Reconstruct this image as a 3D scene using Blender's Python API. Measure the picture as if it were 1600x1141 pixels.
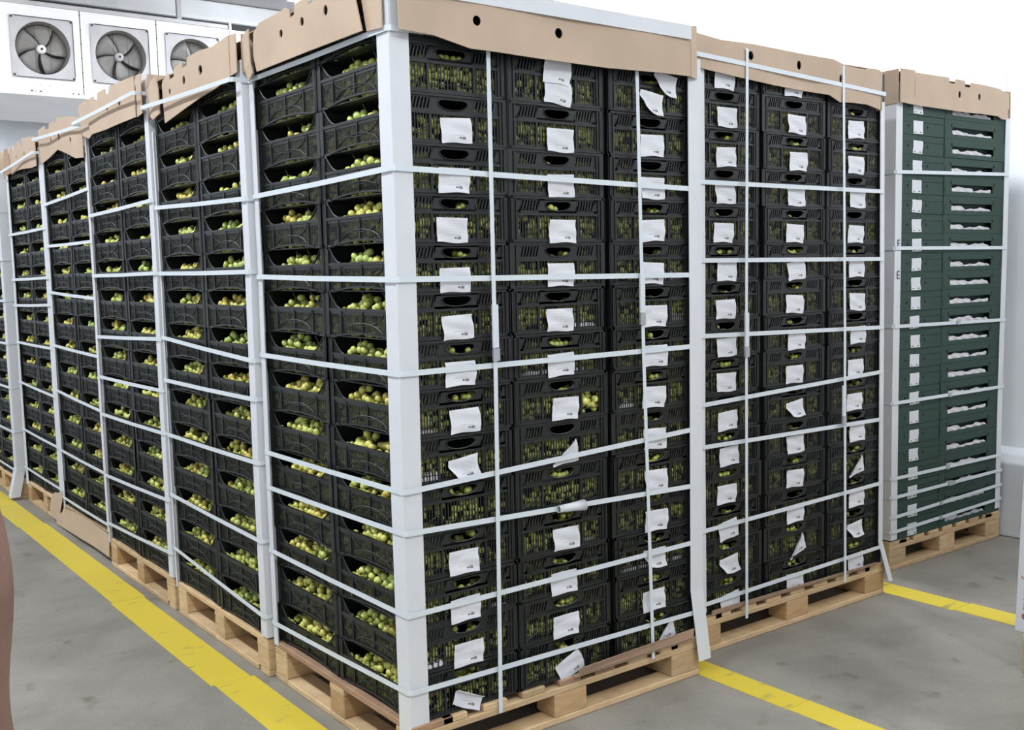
import bpy, bmesh, math, random
from mathutils import Vector, Matrix
R0 = random.Random(7)
S = bpy.context.scene
for o in list(bpy.data.objects): bpy.data.objects.remove(o)
COL = S.collection

# ------------------------------------------------------------------ camera
cd = bpy.data.cameras.new('camera'); cam = bpy.data.objects.new('camera', cd); COL.objects.link(cam)
cd.sensor_width = 36; cd.lens = 36.876; cd.shift_y = 0.00723; cd.clip_start = 0.05
CR = Vector((0.800692, -0.598658, -0.022387)); CU = Vector((0.076232, 0.064751, 0.994985)); CF = Vector((0.594206, 0.798383, -0.097482))
m = Matrix((CR, CU, -CF)).transposed().to_4x4(); m.translation = (-1.5316, -2.5737, 1.4836)
cam.matrix_world = m
S.camera = cam
S.view_settings.view_transform = 'Standard'; S.view_settings.look = 'None'
S.view_settings.gamma = 1; S.view_settings.use_curve_mapping = False
S.view_settings.exposure = 0.13
w = bpy.data.worlds.new('world'); S.world = w; w.use_nodes = True
w.node_tree.nodes['Background'].inputs[0].default_value = (0.8, 0.88, 1, 1)
w.node_tree.nodes['Background'].inputs[1].default_value = 0.2
CEIL = 4.24
# fluorescent fixtures: (x, y, length along y, watts)
LAMPS = [(3.15, 0.9, 1.5, 95), (3.15, 3.6, 1.5, 95), (3.15, 6.4, 1.5, 60), (3.15, -2.2, 1.5, 45),
         (-1.7, -3.2, 1.5, 66), (-1.9, -0.4, 1.5, 72), (-1.9, 2.6, 1.5, 64), (-1.9, 5.6, 1.5, 66), (0.9, -3.6, 1.5, 62), (0.7, 4.6, 1.2, 45)]  # last fixture is added, to brighten the cooling unit and white band

# ------------------------------------------------------------------ materials
def mat(name, col, rough=0.6, metal=0, spec=0.5, noise=0.0, nscale=20, bump=0.0, bscale=60, col2=None, coat=0):
    mt = bpy.data.materials.new(name); mt.use_nodes = True
    nt = mt.node_tree; b = nt.nodes['Principled BSDF']
    b.inputs['Base Color'].default_value = (*col, 1); b.inputs['Roughness'].default_value = rough
    b.inputs['Metallic'].default_value = metal; b.inputs['Specular IOR Level'].default_value = spec
    b.inputs['Coat Weight'].default_value = coat
    tc = nt.nodes.new('ShaderNodeTexCoord')
    if noise > 0 or col2:
        n = nt.nodes.new('ShaderNodeTexNoise'); n.inputs['Scale'].default_value = nscale; n.inputs['Detail'].default_value = 6
        nt.links.new(tc.outputs['Object'], n.inputs['Vector'])
        mx = nt.nodes.new('ShaderNodeMix'); mx.data_type = 'RGBA'
        c2 = col2 or tuple(c * (1 - noise) for c in col)
        mx.inputs[6].default_value = (*col, 1); mx.inputs[7].default_value = (*c2, 1)
        cr = nt.nodes.new('ShaderNodeMapRange'); cr.inputs[1].default_value = 0.35; cr.inputs[2].default_value = 0.65
        nt.links.new(n.outputs['Fac'], cr.inputs[0]); nt.links.new(cr.outputs[0], mx.inputs[0])
        nt.links.new(mx.outputs[2], b.inputs['Base Color'])
    if bump > 0:
        n2 = nt.nodes.new('ShaderNodeTexNoise'); n2.inputs['Scale'].default_value = bscale; n2.inputs['Detail'].default_value = 4
        nt.links.new(tc.outputs['Object'], n2.inputs['Vector'])
        bp = nt.nodes.new('ShaderNodeBump'); bp.inputs['Strength'].default_value = bump; bp.inputs['Distance'].default_value = 0.01
        nt.links.new(n2.outputs['Fac'], bp.inputs['Height']); nt.links.new(bp.outputs['Normal'], b.inputs['Normal'])
    return mt

def wood_mat(name, c1, c2):
    mt = mat(name, c1, 0.75); nt = mt.node_tree; b = nt.nodes['Principled BSDF']
    tc = nt.nodes.new('ShaderNodeTexCoord'); mp = nt.nodes.new('ShaderNodeMapping'); mp.inputs['Scale'].default_value = (6, 6, 30)
    n = nt.nodes.new('ShaderNodeTexNoise'); n.inputs['Scale'].default_value = 2.2; n.inputs['Detail'].default_value = 8
    oi = nt.nodes.new('ShaderNodeObjectInfo')
    nt.links.new(tc.outputs['Object'], mp.inputs[0]); nt.links.new(mp.outputs[0], n.inputs['Vector'])
    r = nt.nodes.new('ShaderNodeValToRGB'); r.color_ramp.elements[0].position = 0.3; r.color_ramp.elements[1].position = 0.7
    r.color_ramp.elements[0].color = (*c2, 1); r.color_ramp.elements[1].color = (*c1, 1)
    hs = nt.nodes.new('ShaderNodeHueSaturation'); mr = nt.nodes.new('ShaderNodeMapRange'); mr.inputs[3].default_value = 0.78; mr.inputs[4].default_value = 1.12
    nt.links.new(oi.outputs['Random'], mr.inputs[0]); nt.links.new(mr.outputs[0], hs.inputs['Value'])
    nt.links.new(n.outputs['Fac'], r.inputs[0]); nt.links.new(r.outputs[0], hs.inputs['Color']); nt.links.new(hs.outputs[0], b.inputs['Base Color'])
    return mt

def paper_mat(name, kind):
    """white printed label: faint rows of print and small dark marks, laid out in the label's own UV"""
    mt = mat(name, (0.68, 0.69, 0.73), 0.55); nt = mt.node_tree; b = nt.nodes['Principled BSDF']; L = nt.links
    uv = nt.nodes.new('ShaderNodeUVMap'); sp = nt.nodes.new('ShaderNodeSeparateXYZ'); L.new(uv.outputs[0], sp.inputs[0])
    def M(op, a, bb=None, c=None):
        n = nt.nodes.new('ShaderNodeMath'); n.operation = op
        for i, v in enumerate((a, bb, c)):
            if v is None: continue
            if isinstance(v, (int, float)): n.inputs[i].default_value = v
            else: L.new(v, n.inputs[i])
        return n.outputs[0]
    U, V = sp.outputs[0], sp.outputs[1]
    def box(u0, u1, v0, v1):
        return M('MULTIPLY', M('MULTIPLY', M('GREATER_THAN', U, u0), M('LESS_THAN', U, u1)), M('MULTIPLY', M('GREATER_THAN', V, v0), M('LESS_THAN', V, v1)))
    rows = M('GREATER_THAN', M('SINE', M('MULTIPLY', V, 75)), 0.35)
    n = nt.nodes.new('ShaderNodeTexNoise'); n.inputs['Scale'].default_value = 55; n.inputs['Detail'].default_value = 2; L.new(uv.outputs[0], n.inputs['Vector'])
    ink = M('MULTIPLY', M('MULTIPLY', rows, M('GREATER_THAN', n.outputs['Fac'], 0.5)), box(0.07, 0.9, 0.36, 0.93))
    if kind == 'crate':
        dark = M('MAXIMUM', box(0.56, 0.64, 0.17, 0.24), M('MULTIPLY', box(0.66, 0.78, 0.15, 0.26), M('GREATER_THAN', n.outputs['Fac'], 0.4)))
        faint = 0.25
    else:
        dark = M('MAXIMUM', box(0.12, 0.32, 0.08, 0.16), box(0.68, 0.88, 0.08, 0.18)); faint = 0.22
    dark = M('MAXIMUM', dark, M('MULTIPLY', box(0.3, 0.75, 0.29, 0.32), 0.35))
    f = M('MAXIMUM', M('MULTIPLY', ink, faint), M('MULTIPLY', dark, 0.85))
    mx = nt.nodes.new('ShaderNodeMix'); mx.data_type = 'RGBA'; mx.inputs[6].default_value = (0.68, 0.69, 0.73, 1); mx.inputs[7].default_value = (0.03, 0.03, 0.035, 1)
    L.new(f, mx.inputs[0]); L.new(mx.outputs[2], b.inputs['Base Color'])
    return mt

def grape_mat(name, c1, c2):
    mt = mat(name, c1, 0.32); nt = mt.node_tree; b = nt.nodes['Principled BSDF']
    b.inputs['Subsurface Weight'].default_value = 0.0
    oi = nt.nodes.new('ShaderNodeObjectInfo'); tc = nt.nodes.new('ShaderNodeTexCoord')
    n = nt.nodes.new('ShaderNodeTexNoise'); n.inputs['Scale'].default_value = 40; nt.links.new(tc.outputs['Object'], n.inputs['Vector'])
    ad = nt.nodes.new('ShaderNodeMath'); ad.operation = 'MULTIPLY_ADD'; ad.inputs[1].default_value = 0.5
    nt.links.new(n.outputs['Fac'], ad.inputs[0])
    hf = nt.nodes.new('ShaderNodeMath'); hf.operation = 'MULTIPLY_ADD'; hf.inputs[1].default_value = 0.9; hf.inputs[2].default_value = -0.2
    nt.links.new(oi.outputs['Random'], hf.inputs[0]); nt.links.new(hf.outputs[0], ad.inputs[2])
    mx = nt.nodes.new('ShaderNodeMix'); mx.data_type = 'RGBA'; mx.inputs[6].default_value = (*c1, 1); mx.inputs[7].default_value = (*c2, 1)
    nt.links.new(ad.outputs[0], mx.inputs[0]); nt.links.new(mx.outputs[2], b.inputs['Base Color'])
    return mt

M_ = {}
M_['crate'] = mat('black_plastic', (0.013, 0.0155, 0.0155), 0.45, noise=0.3, nscale=9)
M_['board'] = mat('white_laminated_board', (0.66, 0.675, 0.71), 0.5, noise=0.04, nscale=8)
M_['strap'] = mat('white_strapping', (0.64, 0.69, 0.73), 0.35)
M_['seal'] = mat('strap_seal', (0.45, 0.47, 0.5), 0.35, metal=0.4)
M_['card'] = mat('brown_cardboard', (0.52, 0.395, 0.295), 0.85, noise=0.1, nscale=5)
M_['card2'] = mat('darker_cardboard', (0.42, 0.28, 0.19), 0.85, noise=0.12, nscale=5)
M_['wood'] = wood_mat('pine_wood', (0.66, 0.48, 0.28), (0.50, 0.34, 0.18))
M_['wood2'] = wood_mat('reddish_wood', (0.42, 0.26, 0.16), (0.30, 0.18, 0.11))
M_['chip'] = wood_mat('pressed_block', (0.56, 0.36, 0.19), (0.44, 0.27, 0.13))
M_['label'] = paper_mat('crate_label_paper', 'crate')
M_['glabel'] = paper_mat('carton_label_paper', 'carton')
M_['green'] = mat('green_carton', (0.020, 0.052, 0.040), 0.7, noise=0.15, nscale=6)
M_['holeshade'] = mat('carton_hole_shade', (0.006, 0.01, 0.008), 0.9)  # near-black stands in for the shade inside the carton holes
M_['liner'] = mat('white_tissue', (0.62, 0.60, 0.63), 0.7)
M_['grape'] = grape_mat('green_grapes', (0.70, 0.70, 0.20), (0.54, 0.60, 0.15))
M_['grapeY'] = grape_mat('yellow_grapes', (0.78, 0.71, 0.19), (0.68, 0.66, 0.17))
M_['grapeG'] = grape_mat('fresh_green_grapes', (0.58, 0.68, 0.20), (0.44, 0.56, 0.15))
M_['grapeA'] = grape_mat('amber_grapes', (0.72, 0.58, 0.14), (0.64, 0.58, 0.15))
M_['fill'] = grape_mat('loose_grapes', (0.58, 0.56, 0.14), (0.36, 0.42, 0.10))
M_['stem'] = mat('grape_stem', (0.16, 0.20, 0.07), 0.7)
M_['white'] = mat('white_painted_metal', (0.86, 0.87, 0.88), 0.45, noise=0.06, nscale=3)
M_['grime'] = mat('dirty_white_metal', (0.52, 0.52, 0.54), 0.5, noise=0.15, nscale=6)
M_['fan'] = mat('grey_fan_blade', (0.27, 0.262, 0.255), 0.5, noise=0.15, nscale=5)
M_['darkm'] = mat('dark_metal', (0.035, 0.033, 0.035), 0.6)
M_['rust'] = mat('rust_stain', (0.10, 0.05, 0.035), 0.8)
M_['skin'] = mat('skin', (0.225, 0.125, 0.092), 0.55, noise=0.22, nscale=14, bump=0.15, bscale=90)
M_['shirt'] = mat('grey_shirt', (0.16, 0.18, 0.22), 0.9)
M_['jean'] = mat('dark_trousers', (0.03, 0.04, 0.07), 0.9)
M_['hair'] = mat('dark_hair', (0.02, 0.013, 0.01), 0.7)
M_['ink'] = mat('dark_ink', (0.06, 0.06, 0.12), 0.6)
M_['inkg'] = mat('grey_ink', (0.12, 0.13, 0.15), 0.6)
M_['inkr'] = mat('red_ink', (0.45, 0.10, 0.07), 0.6)

def emis(name, col, st):
    mt = bpy.data.materials.new(name); mt.use_nodes = True; nt = mt.node_tree; b = nt.nodes['Principled BSDF']
    b.inputs['Base Color'].default_value = (0.9, 0.9, 0.9, 1); b.inputs['Emission Color'].default_value = (*col, 1); b.inputs['Emission Strength'].default_value = st
    return mt
M_['tube'] = emis('lit_tube', (0.95, 0.98, 1), 4)

def floor_mat():
    mt = mat('concrete', (0.3, 0.3, 0.3), 0.55); nt = mt.node_tree; b = nt.nodes['Principled BSDF']; L = nt.links
    tc = nt.nodes.new('ShaderNodeTexCoord')
    def N(sc, det, rough=0.6, dist=0):
        n = nt.nodes.new('ShaderNodeTexNoise'); n.inputs['Scale'].default_value = sc; n.inputs['Detail'].default_value = det; n.inputs['Roughness'].default_value = rough
        n.inputs['Distortion'].default_value = dist; L.new(tc.outputs['Object'], n.inputs['Vector']); return n.outputs['Fac']
    r = nt.nodes.new('ShaderNodeValToRGB'); e = r.color_ramp.elements
    e[0].position = 0.30; e[0].color = (0.190, 0.178, 0.155, 1); e[1].position = 0.68; e[1].color = (0.300, 0.284, 0.248, 1)
    L.new(N(2.3, 8, 0.62, 0.4), r.inputs[0])
    r2 = nt.nodes.new('ShaderNodeValToRGB'); e = r2.color_ramp.elements
    e[0].position = 0.62; e[0].color = (1, 1, 1, 1); e[1].position = 0.76; e[1].color = (0.60, 0.55, 0.52, 1)
    L.new(N(7, 3, 0.5), r2.inputs[0])
    mx = nt.nodes.new('ShaderNodeMix'); mx.data_type = 'RGBA'; mx.blend_type = 'MULTIPLY'; mx.inputs[0].default_value = 1
    L.new(r.outputs[0], mx.inputs[6]); L.new(r2.outputs[0], mx.inputs[7])
    r3 = nt.nodes.new('ShaderNodeValToRGB'); e = r3.color_ramp.elements
    e[0].position = 0.3; e[0].color = (0.85, 0.85, 0.85, 1); e[1].position = 0.7; e[1].color = (1.1, 1.1, 1.1, 1)
    L.new(N(140, 2, 0.5), r3.inputs[0])
    mx2 = nt.nodes.new('ShaderNodeMix'); mx2.data_type = 'RGBA'; mx2.blend_type = 'MULTIPLY'; mx2.inputs[0].default_value = 1
    L.new(mx.outputs[2], mx2.inputs[6]); L.new(r3.outputs[0], mx2.inputs[7])
    L.new(mx2.outputs[2], b.inputs['Base Color'])
    return mt
M_['floor'] = floor_mat()
def yellow_mat():
    mt = mat('yellow_floor_paint', (0.72, 0.56, 0.04), 0.5); nt = mt.node_tree; b = nt.nodes['Principled BSDF']; L = nt.links
    tc = nt.nodes.new('ShaderNodeTexCoord'); mp = nt.nodes.new('ShaderNodeMapping'); mp.inputs['Scale'].default_value = (2.2, 7, 1); mp.inputs['Rotation'].default_value = (0, 0, 0.5)
    n = nt.nodes.new('ShaderNodeTexNoise'); n.inputs['Scale'].default_value = 2.6; n.inputs['Detail'].default_value = 5
    L.new(tc.outputs['Object'], mp.inputs[0]); L.new(mp.outputs[0], n.inputs['Vector'])
    r = nt.nodes.new('ShaderNodeValToRGB'); e = r.color_ramp.elements
    e[0].position = 0.62; e[0].color = (0.66, 0.52, 0.05, 1); e[1].position = 0.74; e[1].color = (0.30, 0.25, 0.10, 1)
    L.new(n.outputs['Fac'], r.inputs[0]); L.new(r.outputs[0], b.inputs['Base Color'])
    return mt
M_['yellow'] = yellow_mat()
def wall_mat(name, col, axis, pitch, off=0.0):
    """white insulated panels: fine vertical ribs as bump and a thin dark joint every pitch metres"""
    mt = mat(name, col, 0.4); nt = mt.node_tree; b = nt.nodes['Principled BSDF']; L = nt.links
    tc = nt.nodes.new('ShaderNodeTexCoord'); sp = nt.nodes.new('ShaderNodeSeparateXYZ'); L.new(tc.outputs['Object'], sp.inputs[0])
    def M(op, a, bb=None):
        n = nt.nodes.new('ShaderNodeMath'); n.operation = op
        for i, v in enumerate((a, bb)):
            if v is None: continue
            if isinstance(v, (int, float)): n.inputs[i].default_value = v
            else: L.new(v, n.inputs[i])
        return n.outputs[0]
    c = M('ADD', sp.outputs[axis], 50 + off)
    fr = M('FRACT', M('DIVIDE', c, pitch)); line = M('LESS_THAN', fr, 0.012 / pitch * 0.5)
    mx = nt.nodes.new('ShaderNodeMix'); mx.data_type = 'RGBA'; mx.inputs[6].default_value = (*col, 1); mx.inputs[7].default_value = (*[x * 0.45 for x in col], 1)
    L.new(line, mx.inputs[0]); L.new(mx.outputs[2], b.inputs['Base Color'])
    fine = M('PINGPONG', c, 0.05)
    bp = nt.nodes.new('ShaderNodeBump'); bp.inputs['Strength'].default_value = 0.35; bp.inputs['Distance'].default_value = 0.05
    L.new(fine, bp.inputs['Height']); L.new(bp.outputs['Normal'], b.inputs['Normal'])
    return mt
M_['wallY'] = wall_mat('wall_panels_right', (0.80, 0.83, 0.88), 1, 0.9, 0.0)
M_['wallX'] = wall_mat('wall_panels_back', (0.74, 0.77, 0.82), 0, 1.15, 0.1)
M_['ceil'] = mat('grey_ceiling', (0.42, 0.40, 0.40), 0.7, noise=0.15, nscale=1.5)

# ------------------------------------------------------------------ mesh helpers
class MB:
    def __init__(s): s.v = []; s.f = []
    def box(s, x0, x1, y0, y1, z0, z1):
        s.hexa([(x0,y0,z0),(x1,y0,z0),(x1,y1,z0),(x0,y1,z0),(x0,y0,z1),(x1,y0,z1),(x1,y1,z1),(x0,y1,z1)]); return s
    def hexa(s, p):
        n = len(s.v); s.v += [tuple(q) for q in p]
        s.f += [(n+a,n+b,n+c,n+d) for a,b,c,d in ((3,2,1,0),(4,5,6,7),(0,1,5,4),(1,2,6,5),(2,3,7,6),(3,0,4,7))]; return s
    def tube(s, pts, r, k=6, closed=False):
        pts = [Vector(p) for p in pts]; n0 = len(s.v); m = len(pts)
        for i, p in enumerate(pts):
            a = pts[(i-1) % m] if (closed or i > 0) else p; b = pts[(i+1) % m] if (closed or i < m-1) else p
            t = (b-a).normalized(); up = Vector((0,0,1)) if abs(t.z) < 0.9 else Vector((1,0,0))
            x = t.cross(up).normalized(); y = t.cross(x)
            for j in range(k):
                an = 2*math.pi*j/k; s.v.append(tuple(p + x*math.cos(an)*r + y*math.sin(an)*r))
        for i in range(m if closed else m-1):
            for j in range(k):
                a = n0+i*k+j; b = n0+i*k+(j+1) % k; c = n0+((i+1) % m)*k+(j+1) % k; d = n0+((i+1) % m)*k+j
                s.f.append((a,b,c,d))
        if not closed:
            s.f.append(tuple(n0+j for j in range(k))); s.f.append(tuple(n0+(m-1)*k+j for j in reversed(range(k))))
        return s
    def lathe(s, prof, cen=(0,0,0), axis='z', k=24):
        n0 = len(s.v); c = Vector(cen)
        for r, z in prof:
            for j in range(k):
                a = 2*math.pi*j/k
                q = (r*math.cos(a), r*math.sin(a), z) if axis == 'z' else (r*math.cos(a), z, r*math.sin(a))
                s.v.append(tuple(c+Vector(q)))
        for i in range(len(prof)-1):
            for j in range(k):
                s.f.append((n0+i*k+j, n0+i*k+(j+1) % k, n0+(i+1)*k+(j+1) % k, n0+(i+1)*k+j))
        return s
    def mesh(s, name, mt, smooth=False, fix=True):
        me = bpy.data.meshes.new(name); me.from_pydata(s.v, [], s.f)
        if fix:
            bm = bmesh.new(); bm.from_mesh(me); bmesh.ops.recalc_face_normals(bm, faces=bm.faces); bm.to_mesh(me); bm.free()
        me.materials.append(mt)
        if smooth: me.polygons.foreach_set('use_smooth', [True]*len(me.polygons))
        me.update(); return me
    def build(s, name, mt, parent=None, smooth=False):
        return ob(name, s.mesh(name, mt, smooth), parent)
def ob(name, data, parent=None, loc=None, rot=None):
    o = bpy.data.objects.new(name, data); COL.objects.link(o)
    if parent: o.parent = parent
    if loc: o.location = loc
    if rot: o.rotation_euler = rot
    return o
def tag(o, label, cat, group=None, kind=None):
    n = len(label.split()); assert 4 <= n <= 16, (n, label)
    o['label'] = label; o['category'] = cat
    if group: o['group'] = group
    if kind: o['kind'] = kind
    return o
def empty(name, loc, label, cat, group=None, rz=0):
    o = bpy.data.objects.new(name, None); COL.objects.link(o); o.location = loc; o.rotation_euler = (0,0,rz); o.empty_display_size = 0.1
    return tag(o, label, cat, group)
def struct(o): o['kind'] = 'structure'; return o
def bevel(o, wd, seg=2):
    b = o.modifiers.new('bevel', 'BEVEL'); b.width = wd; b.segments = seg; b.limit_method = 'ANGLE'; return o
def panel(outline, holes, th, fn, name, mt, parent=None):
    """flat sheet cut from an outline with holes; fn(u, v, t) maps to space, t along the thickness"""
    bm = bmesh.new(); edges = []
    def loop(pts):
        vs = [bm.verts.new((u, v, 0)) for u, v in pts]
        for i in range(len(vs)): edges.append(bm.edges.new((vs[i], vs[(i+1) % len(vs)])))
    loop(outline)
    for h in holes: loop(h)
    bmesh.ops.triangle_fill(bm, use_beauty=True, use_dissolve=False, edges=edges)
    # split long spans so that the mapping may bend the sheet
    r = bmesh.ops.extrude_face_region(bm, geom=list(bm.faces))
    top = [g for g in r['geom'] if isinstance(g, bmesh.types.BMVert)]; ts = set(top)
    for v in bm.verts:
        u, vv = v.co.x, v.co.y
        v.co = Vector(fn(u, vv, th if v in ts else 0.0))
    bmesh.ops.recalc_face_normals(bm, faces=bm.faces)
    me = bpy.data.meshes.new(name); bm.to_mesh(me); bm.free(); me.materials.append(mt)
    return ob(name, me, parent)
def disc(u, v, a, b=None, k=14): b = b or a; return [(u+a*math.cos(2*math.pi*i/k), v+b*math.sin(2*math.pi*i/k)) for i in range(k)]

# ------------------------------------------------------------------ room
struct(MB().box(-4.5, 4.2, -6, 8.4, -0.1, 0).build('floor', M_['floor']))
struct(MB().box(-4.5, 4.2, -6, 8.4, CEIL, CEIL+0.1).build('ceiling', M_['ceil']))
struct(MB().box(4.0, 4.2, -6, 8.4, 0, CEIL).build('wall_right', M_['wallY']))
struct(MB().box(-4.5, 4.0, 8.2, 8.4, 0, CEIL).build('wall_back', M_['wallX']))
struct(MB().box(-4.7, -4.5, -6, 8.4, 0, CEIL).build('wall_left', M_['wallY']))
struct(MB().box(-4.5, 4.2, -6.2, -6, 0, CEIL).build('wall_front', M_['wallX']))
c = MB(); n = [(3.862, 0), (4.0, 0), (4.0, 0.47), (3.93, 0.43), (3.868, 0.40)]
for y in (-6, 8.2): c.v += [(x, y, z) for x, z in n]
c.f = [(0,1,2,3,4), (9,8,7,6,5)] + [(i, (i+1) % 5, 5+(i+1) % 5, 5+i) for i in range(5)]
struct(bevel(c.build('trim_1', mat('pale_kerb', (0.62, 0.64, 0.67), 0.5, noise=0.08, nscale=4)), 0.01))
struct(bevel(MB().box(-4.5, 4.0, 7.88, 8.2, 4.045, 4.235).build('trim_2', M_['white']), 0.015))
struct(MB().box(-4.5, 4.0, 7.93, 8.2, 3.92, 4.045).build('gap_shade_strip', M_['darkm']))  # dark strip stands in for the shaded gap below the white band

# painted lines
def line(x0, x1, y0, y1, steps, label):
    mb = MB(); ys = [y0] + [s[0] for s in steps] + [y1]; off = [0] + [s[1] for s in steps]
    for i in range(len(ys)-1): mb.box(x0+off[i], x1+off[i], ys[i], ys[i+1]-0.002, 0, 0.0015)
    tag(mb.build('floor_line', M_['yellow']), label, 'floor line', 'yellow floor lines')
line(-0.222, -0.072, -4, 8.0, [(0.0, 0.006), (1.05, -0.006), (2.3, 0.002), (4.2, -0.006)], 'worn yellow floor line running along the left row of pallets')
line(1.203, 1.316, -4, 0.6, [(-0.4, -0.003)], 'yellow floor line starting between the two black crate pallets in front')
line(2.55, 2.685, -4, 0.9, [(-0.2, -0.012)], 'yellow floor line in front of the green carton pallet')

# ceiling lamps
for i, (x, y, ln, wt) in enumerate(LAMPS):
    t = empty('ceiling_light', (x, y, CEIL), 'fluorescent ceiling light %s, %s' % (('over the aisle by the right wall', 'over the open aisle on the left')[x < 0], ('first from the front', 'second from the front', 'third from the front', 'fourth from the front')[{0:1,1:2,2:3,3:0,4:0,5:1,6:2,7:3}[i]]) if i < 8 else ('fluorescent ceiling light over the floor behind the camera' if i == 8 else 'added ceiling light over the left row, brightening the cooling unit'), 'ceiling light', 'fluorescent ceiling lights')
    MB().box(-0.09, 0.09, -ln/2, ln/2, -0.10, 0).build('housing', M_['white'], t)
    MB().tube([(0, -ln/2+0.03, -0.125), (0, ln/2-0.03, -0.125)], 0.014, 10).build('tube', M_['tube'], t, True)
    ld = bpy.data.lights.new('lamp_light', 'AREA'); ld.shape = 'RECTANGLE'; ld.size = 0.16; ld.size_y = ln; ld.energy = wt; ld.color = (0.93, 0.97, 1.0)
    lo = ob('lamp_light', ld, t, (0, 0, -0.145))
    pd = bpy.data.lights.new('tube_glow', 'POINT'); pd.energy = wt*0.3; pd.shadow_soft_size = 0.1; pd.color = (0.93, 0.97, 1.0); ob('tube_glow', pd, t, (0, 0, -0.26))

# ------------------------------------------------------------------ evaporator
def evaporator():
    t = empty('evaporator_unit', (1.4, 7.0, 3.03), 'white ceiling-hung cooling unit with three round fans at the back', 'cooling unit')
    X0, X1 = -1.12, 0.985; Z0, Z1 = 0.02, 0.742
    edges = [-1.12, -0.332, 0.321, 0.985]
    cs = [-0.645, -0.003, 0.645]; zc = 0.392; rf = 0.222
    for i in range(3):
        a, b = edges[i], edges[i+1]
        panel([(a+0.004, Z0), (b-0.004, Z0), (b-0.004, Z1), (a+0.004, Z1)], [disc(cs[i], zc, rf, k=40)], 0.03, lambda u, v, tt: (u, tt, v), 'front_panel', M_['white'], t)
        fp = panel([(cs[i]-0.25, zc-0.25), (cs[i]+0.25, zc-0.25), (cs[i]+0.25, zc+0.25), (cs[i]-0.25, zc+0.25)], [disc(cs[i], zc, rf-0.004, k=40)], 0.012, lambda u, v, tt: (u, -0.016+tt, v), 'fan_plate', M_['grime'], t)
        mb = MB()
        for sx in (-1, 1):
            for sz in (-1, 1): MB().lathe([(0, -0.004), (0.010, -0.004), (0.010, 0.004)], (cs[i]+sx*0.235, -0.018, zc+sz*0.235), 'y', 8).build('bolt', M_['darkm'], fp)
        mb.box(cs[i]-0.22, cs[i]+0.235, -0.020, -0.016, zc+0.243, zc+0.250).box(cs[i]+0.243, cs[i]+0.248, -0.020, -0.016, zc-0.22, zc+0.23).box(cs[i]-0.22, cs[i]+0.235, -0.020, -0.016, zc-0.250, zc-0.245)
        mb.build('plate_joint', M_['darkm'], fp)
        # fan: shroud, blades, hub
        MB().lathe([(rf-0.004, -0.01), (rf-0.012, 0.03), (rf-0.012, 0.22), (0.0, 0.22)], (cs[i], 0, zc), 'y', 40).build('fan_shroud', M_['fan'], t, True)
        bl = MB()
        for k in range(5):
            a0 = 2*math.pi*k/5 + i; n0 = len(bl.v)
            for ri in range(5):
                r = 0.035 + (rf-0.055)*ri/4; wdt = 0.52 + 0.10*ri/4
                for q in range(5):
                    an = a0 + wdt*(q/4-0.5)*2*0.95 + 0.10*ri
                    bl.v.append((cs[i]+r*math.cos(an), 0.05+0.05*q/4*(0.4+0.6*ri/4), zc+r*math.sin(an)))
            for ri in range(4):
                for q in range(4):
                    a = n0+ri*5+q; bl.f.append((a, a+1, a+6, a+5))
        bo = bl.build('fan_blade', M_['fan'], t, True); sm = bo.modifiers.new('s', 'SOLIDIFY'); sm.thickness = 0.003
        hb = MB().lathe([(0.0, 0.025), (0.034, 0.025), (0.038, 0.05), (0.038, 0.09)], (cs[i], 0, zc), 'y', 20).build('hub', M_['white'] if i == 0 else M_['grime'], t, True)
        MB().lathe([(0.0, 0.020), (0.011, 0.020), (0.011, 0.026)], (cs[i], 0, zc), 'y', 10).build('shaft', M_['darkm'], hb)
        mb = MB()
        for dx in (-0.06, 0.06):
            hh = math.sqrt(rf*rf-dx*dx); mb.tube([(cs[i]+dx, -0.006, zc-hh), (cs[i]+dx, -0.006, zc+hh)], 0.0018, 5)
        mb.build('guard_wire', M_['darkm'], t)
    mb = MB().box(X0, X1, 0.03, 0.9, Z1-0.01, Z1).box(X0, X0+0.01, 0.03, 0.9, Z0, Z1).box(X1-0.01, X1, 0.03, 0.9, Z0, Z1).box(X0, X1, 0.26, 0.27, Z0, Z1)
    mb.build('casing', M_['white'], t)
    mb = MB()
    for x in edges[1:3]: mb.box(x-0.0045, x+0.0045, 0.002, 0.02, Z0, Z1)
    mb.build('seam', M_['darkm'], t)
    for x in edges[1:3]:
        for k in range(6): MB().lathe([(0, -0.004), (0.006, -0.004), (0.006, 0.002)], (x, 0, Z0+0.08+k*0.12), 'y', 8).build('rivet', M_['darkm'], t)
    MB().box(X0, X1, -0.015, 0.0, Z1-0.004, Z1+0.028).build('top_rail', M_['grime'], t)
    bevel(MB().hexa([(X0,-0.06,-0.01),(X1-0.0,-0.06,-0.01),(X1,0.9,-0.10),(X0,0.9,-0.10),(X0,-0.06,0.022),(X1,-0.06,0.022),(X1,0.9,0.0),(X0,0.9,0.0)]).build('drip_tray', M_['white'], t), 0.006)
    mb = MB()
    for x, z, r in ((-0.75, 0.035, 0.010), (-0.72, 0.03, 0.008), (-0.68, 0.033, 0.011), (-0.42, 0.035, 0.007), (-0.375, 0.035, 0.008), (-0.60, 0.09, 0.004), (-0.5, 0.10, 0.004), (-0.68, 0.09, 0.004)):
        mb.lathe([(0, -0.003), (r, -0.003), (r, 0.0)], (x, 0, z), 'y', 7)
    mb.build('rust_spot', M_['rust'], t)
    mb = MB().box(X1, X1+0.26, 0.05, 0.6, 0.50, 0.745); mb.build('end_cover', M_['white'], t)
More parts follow.
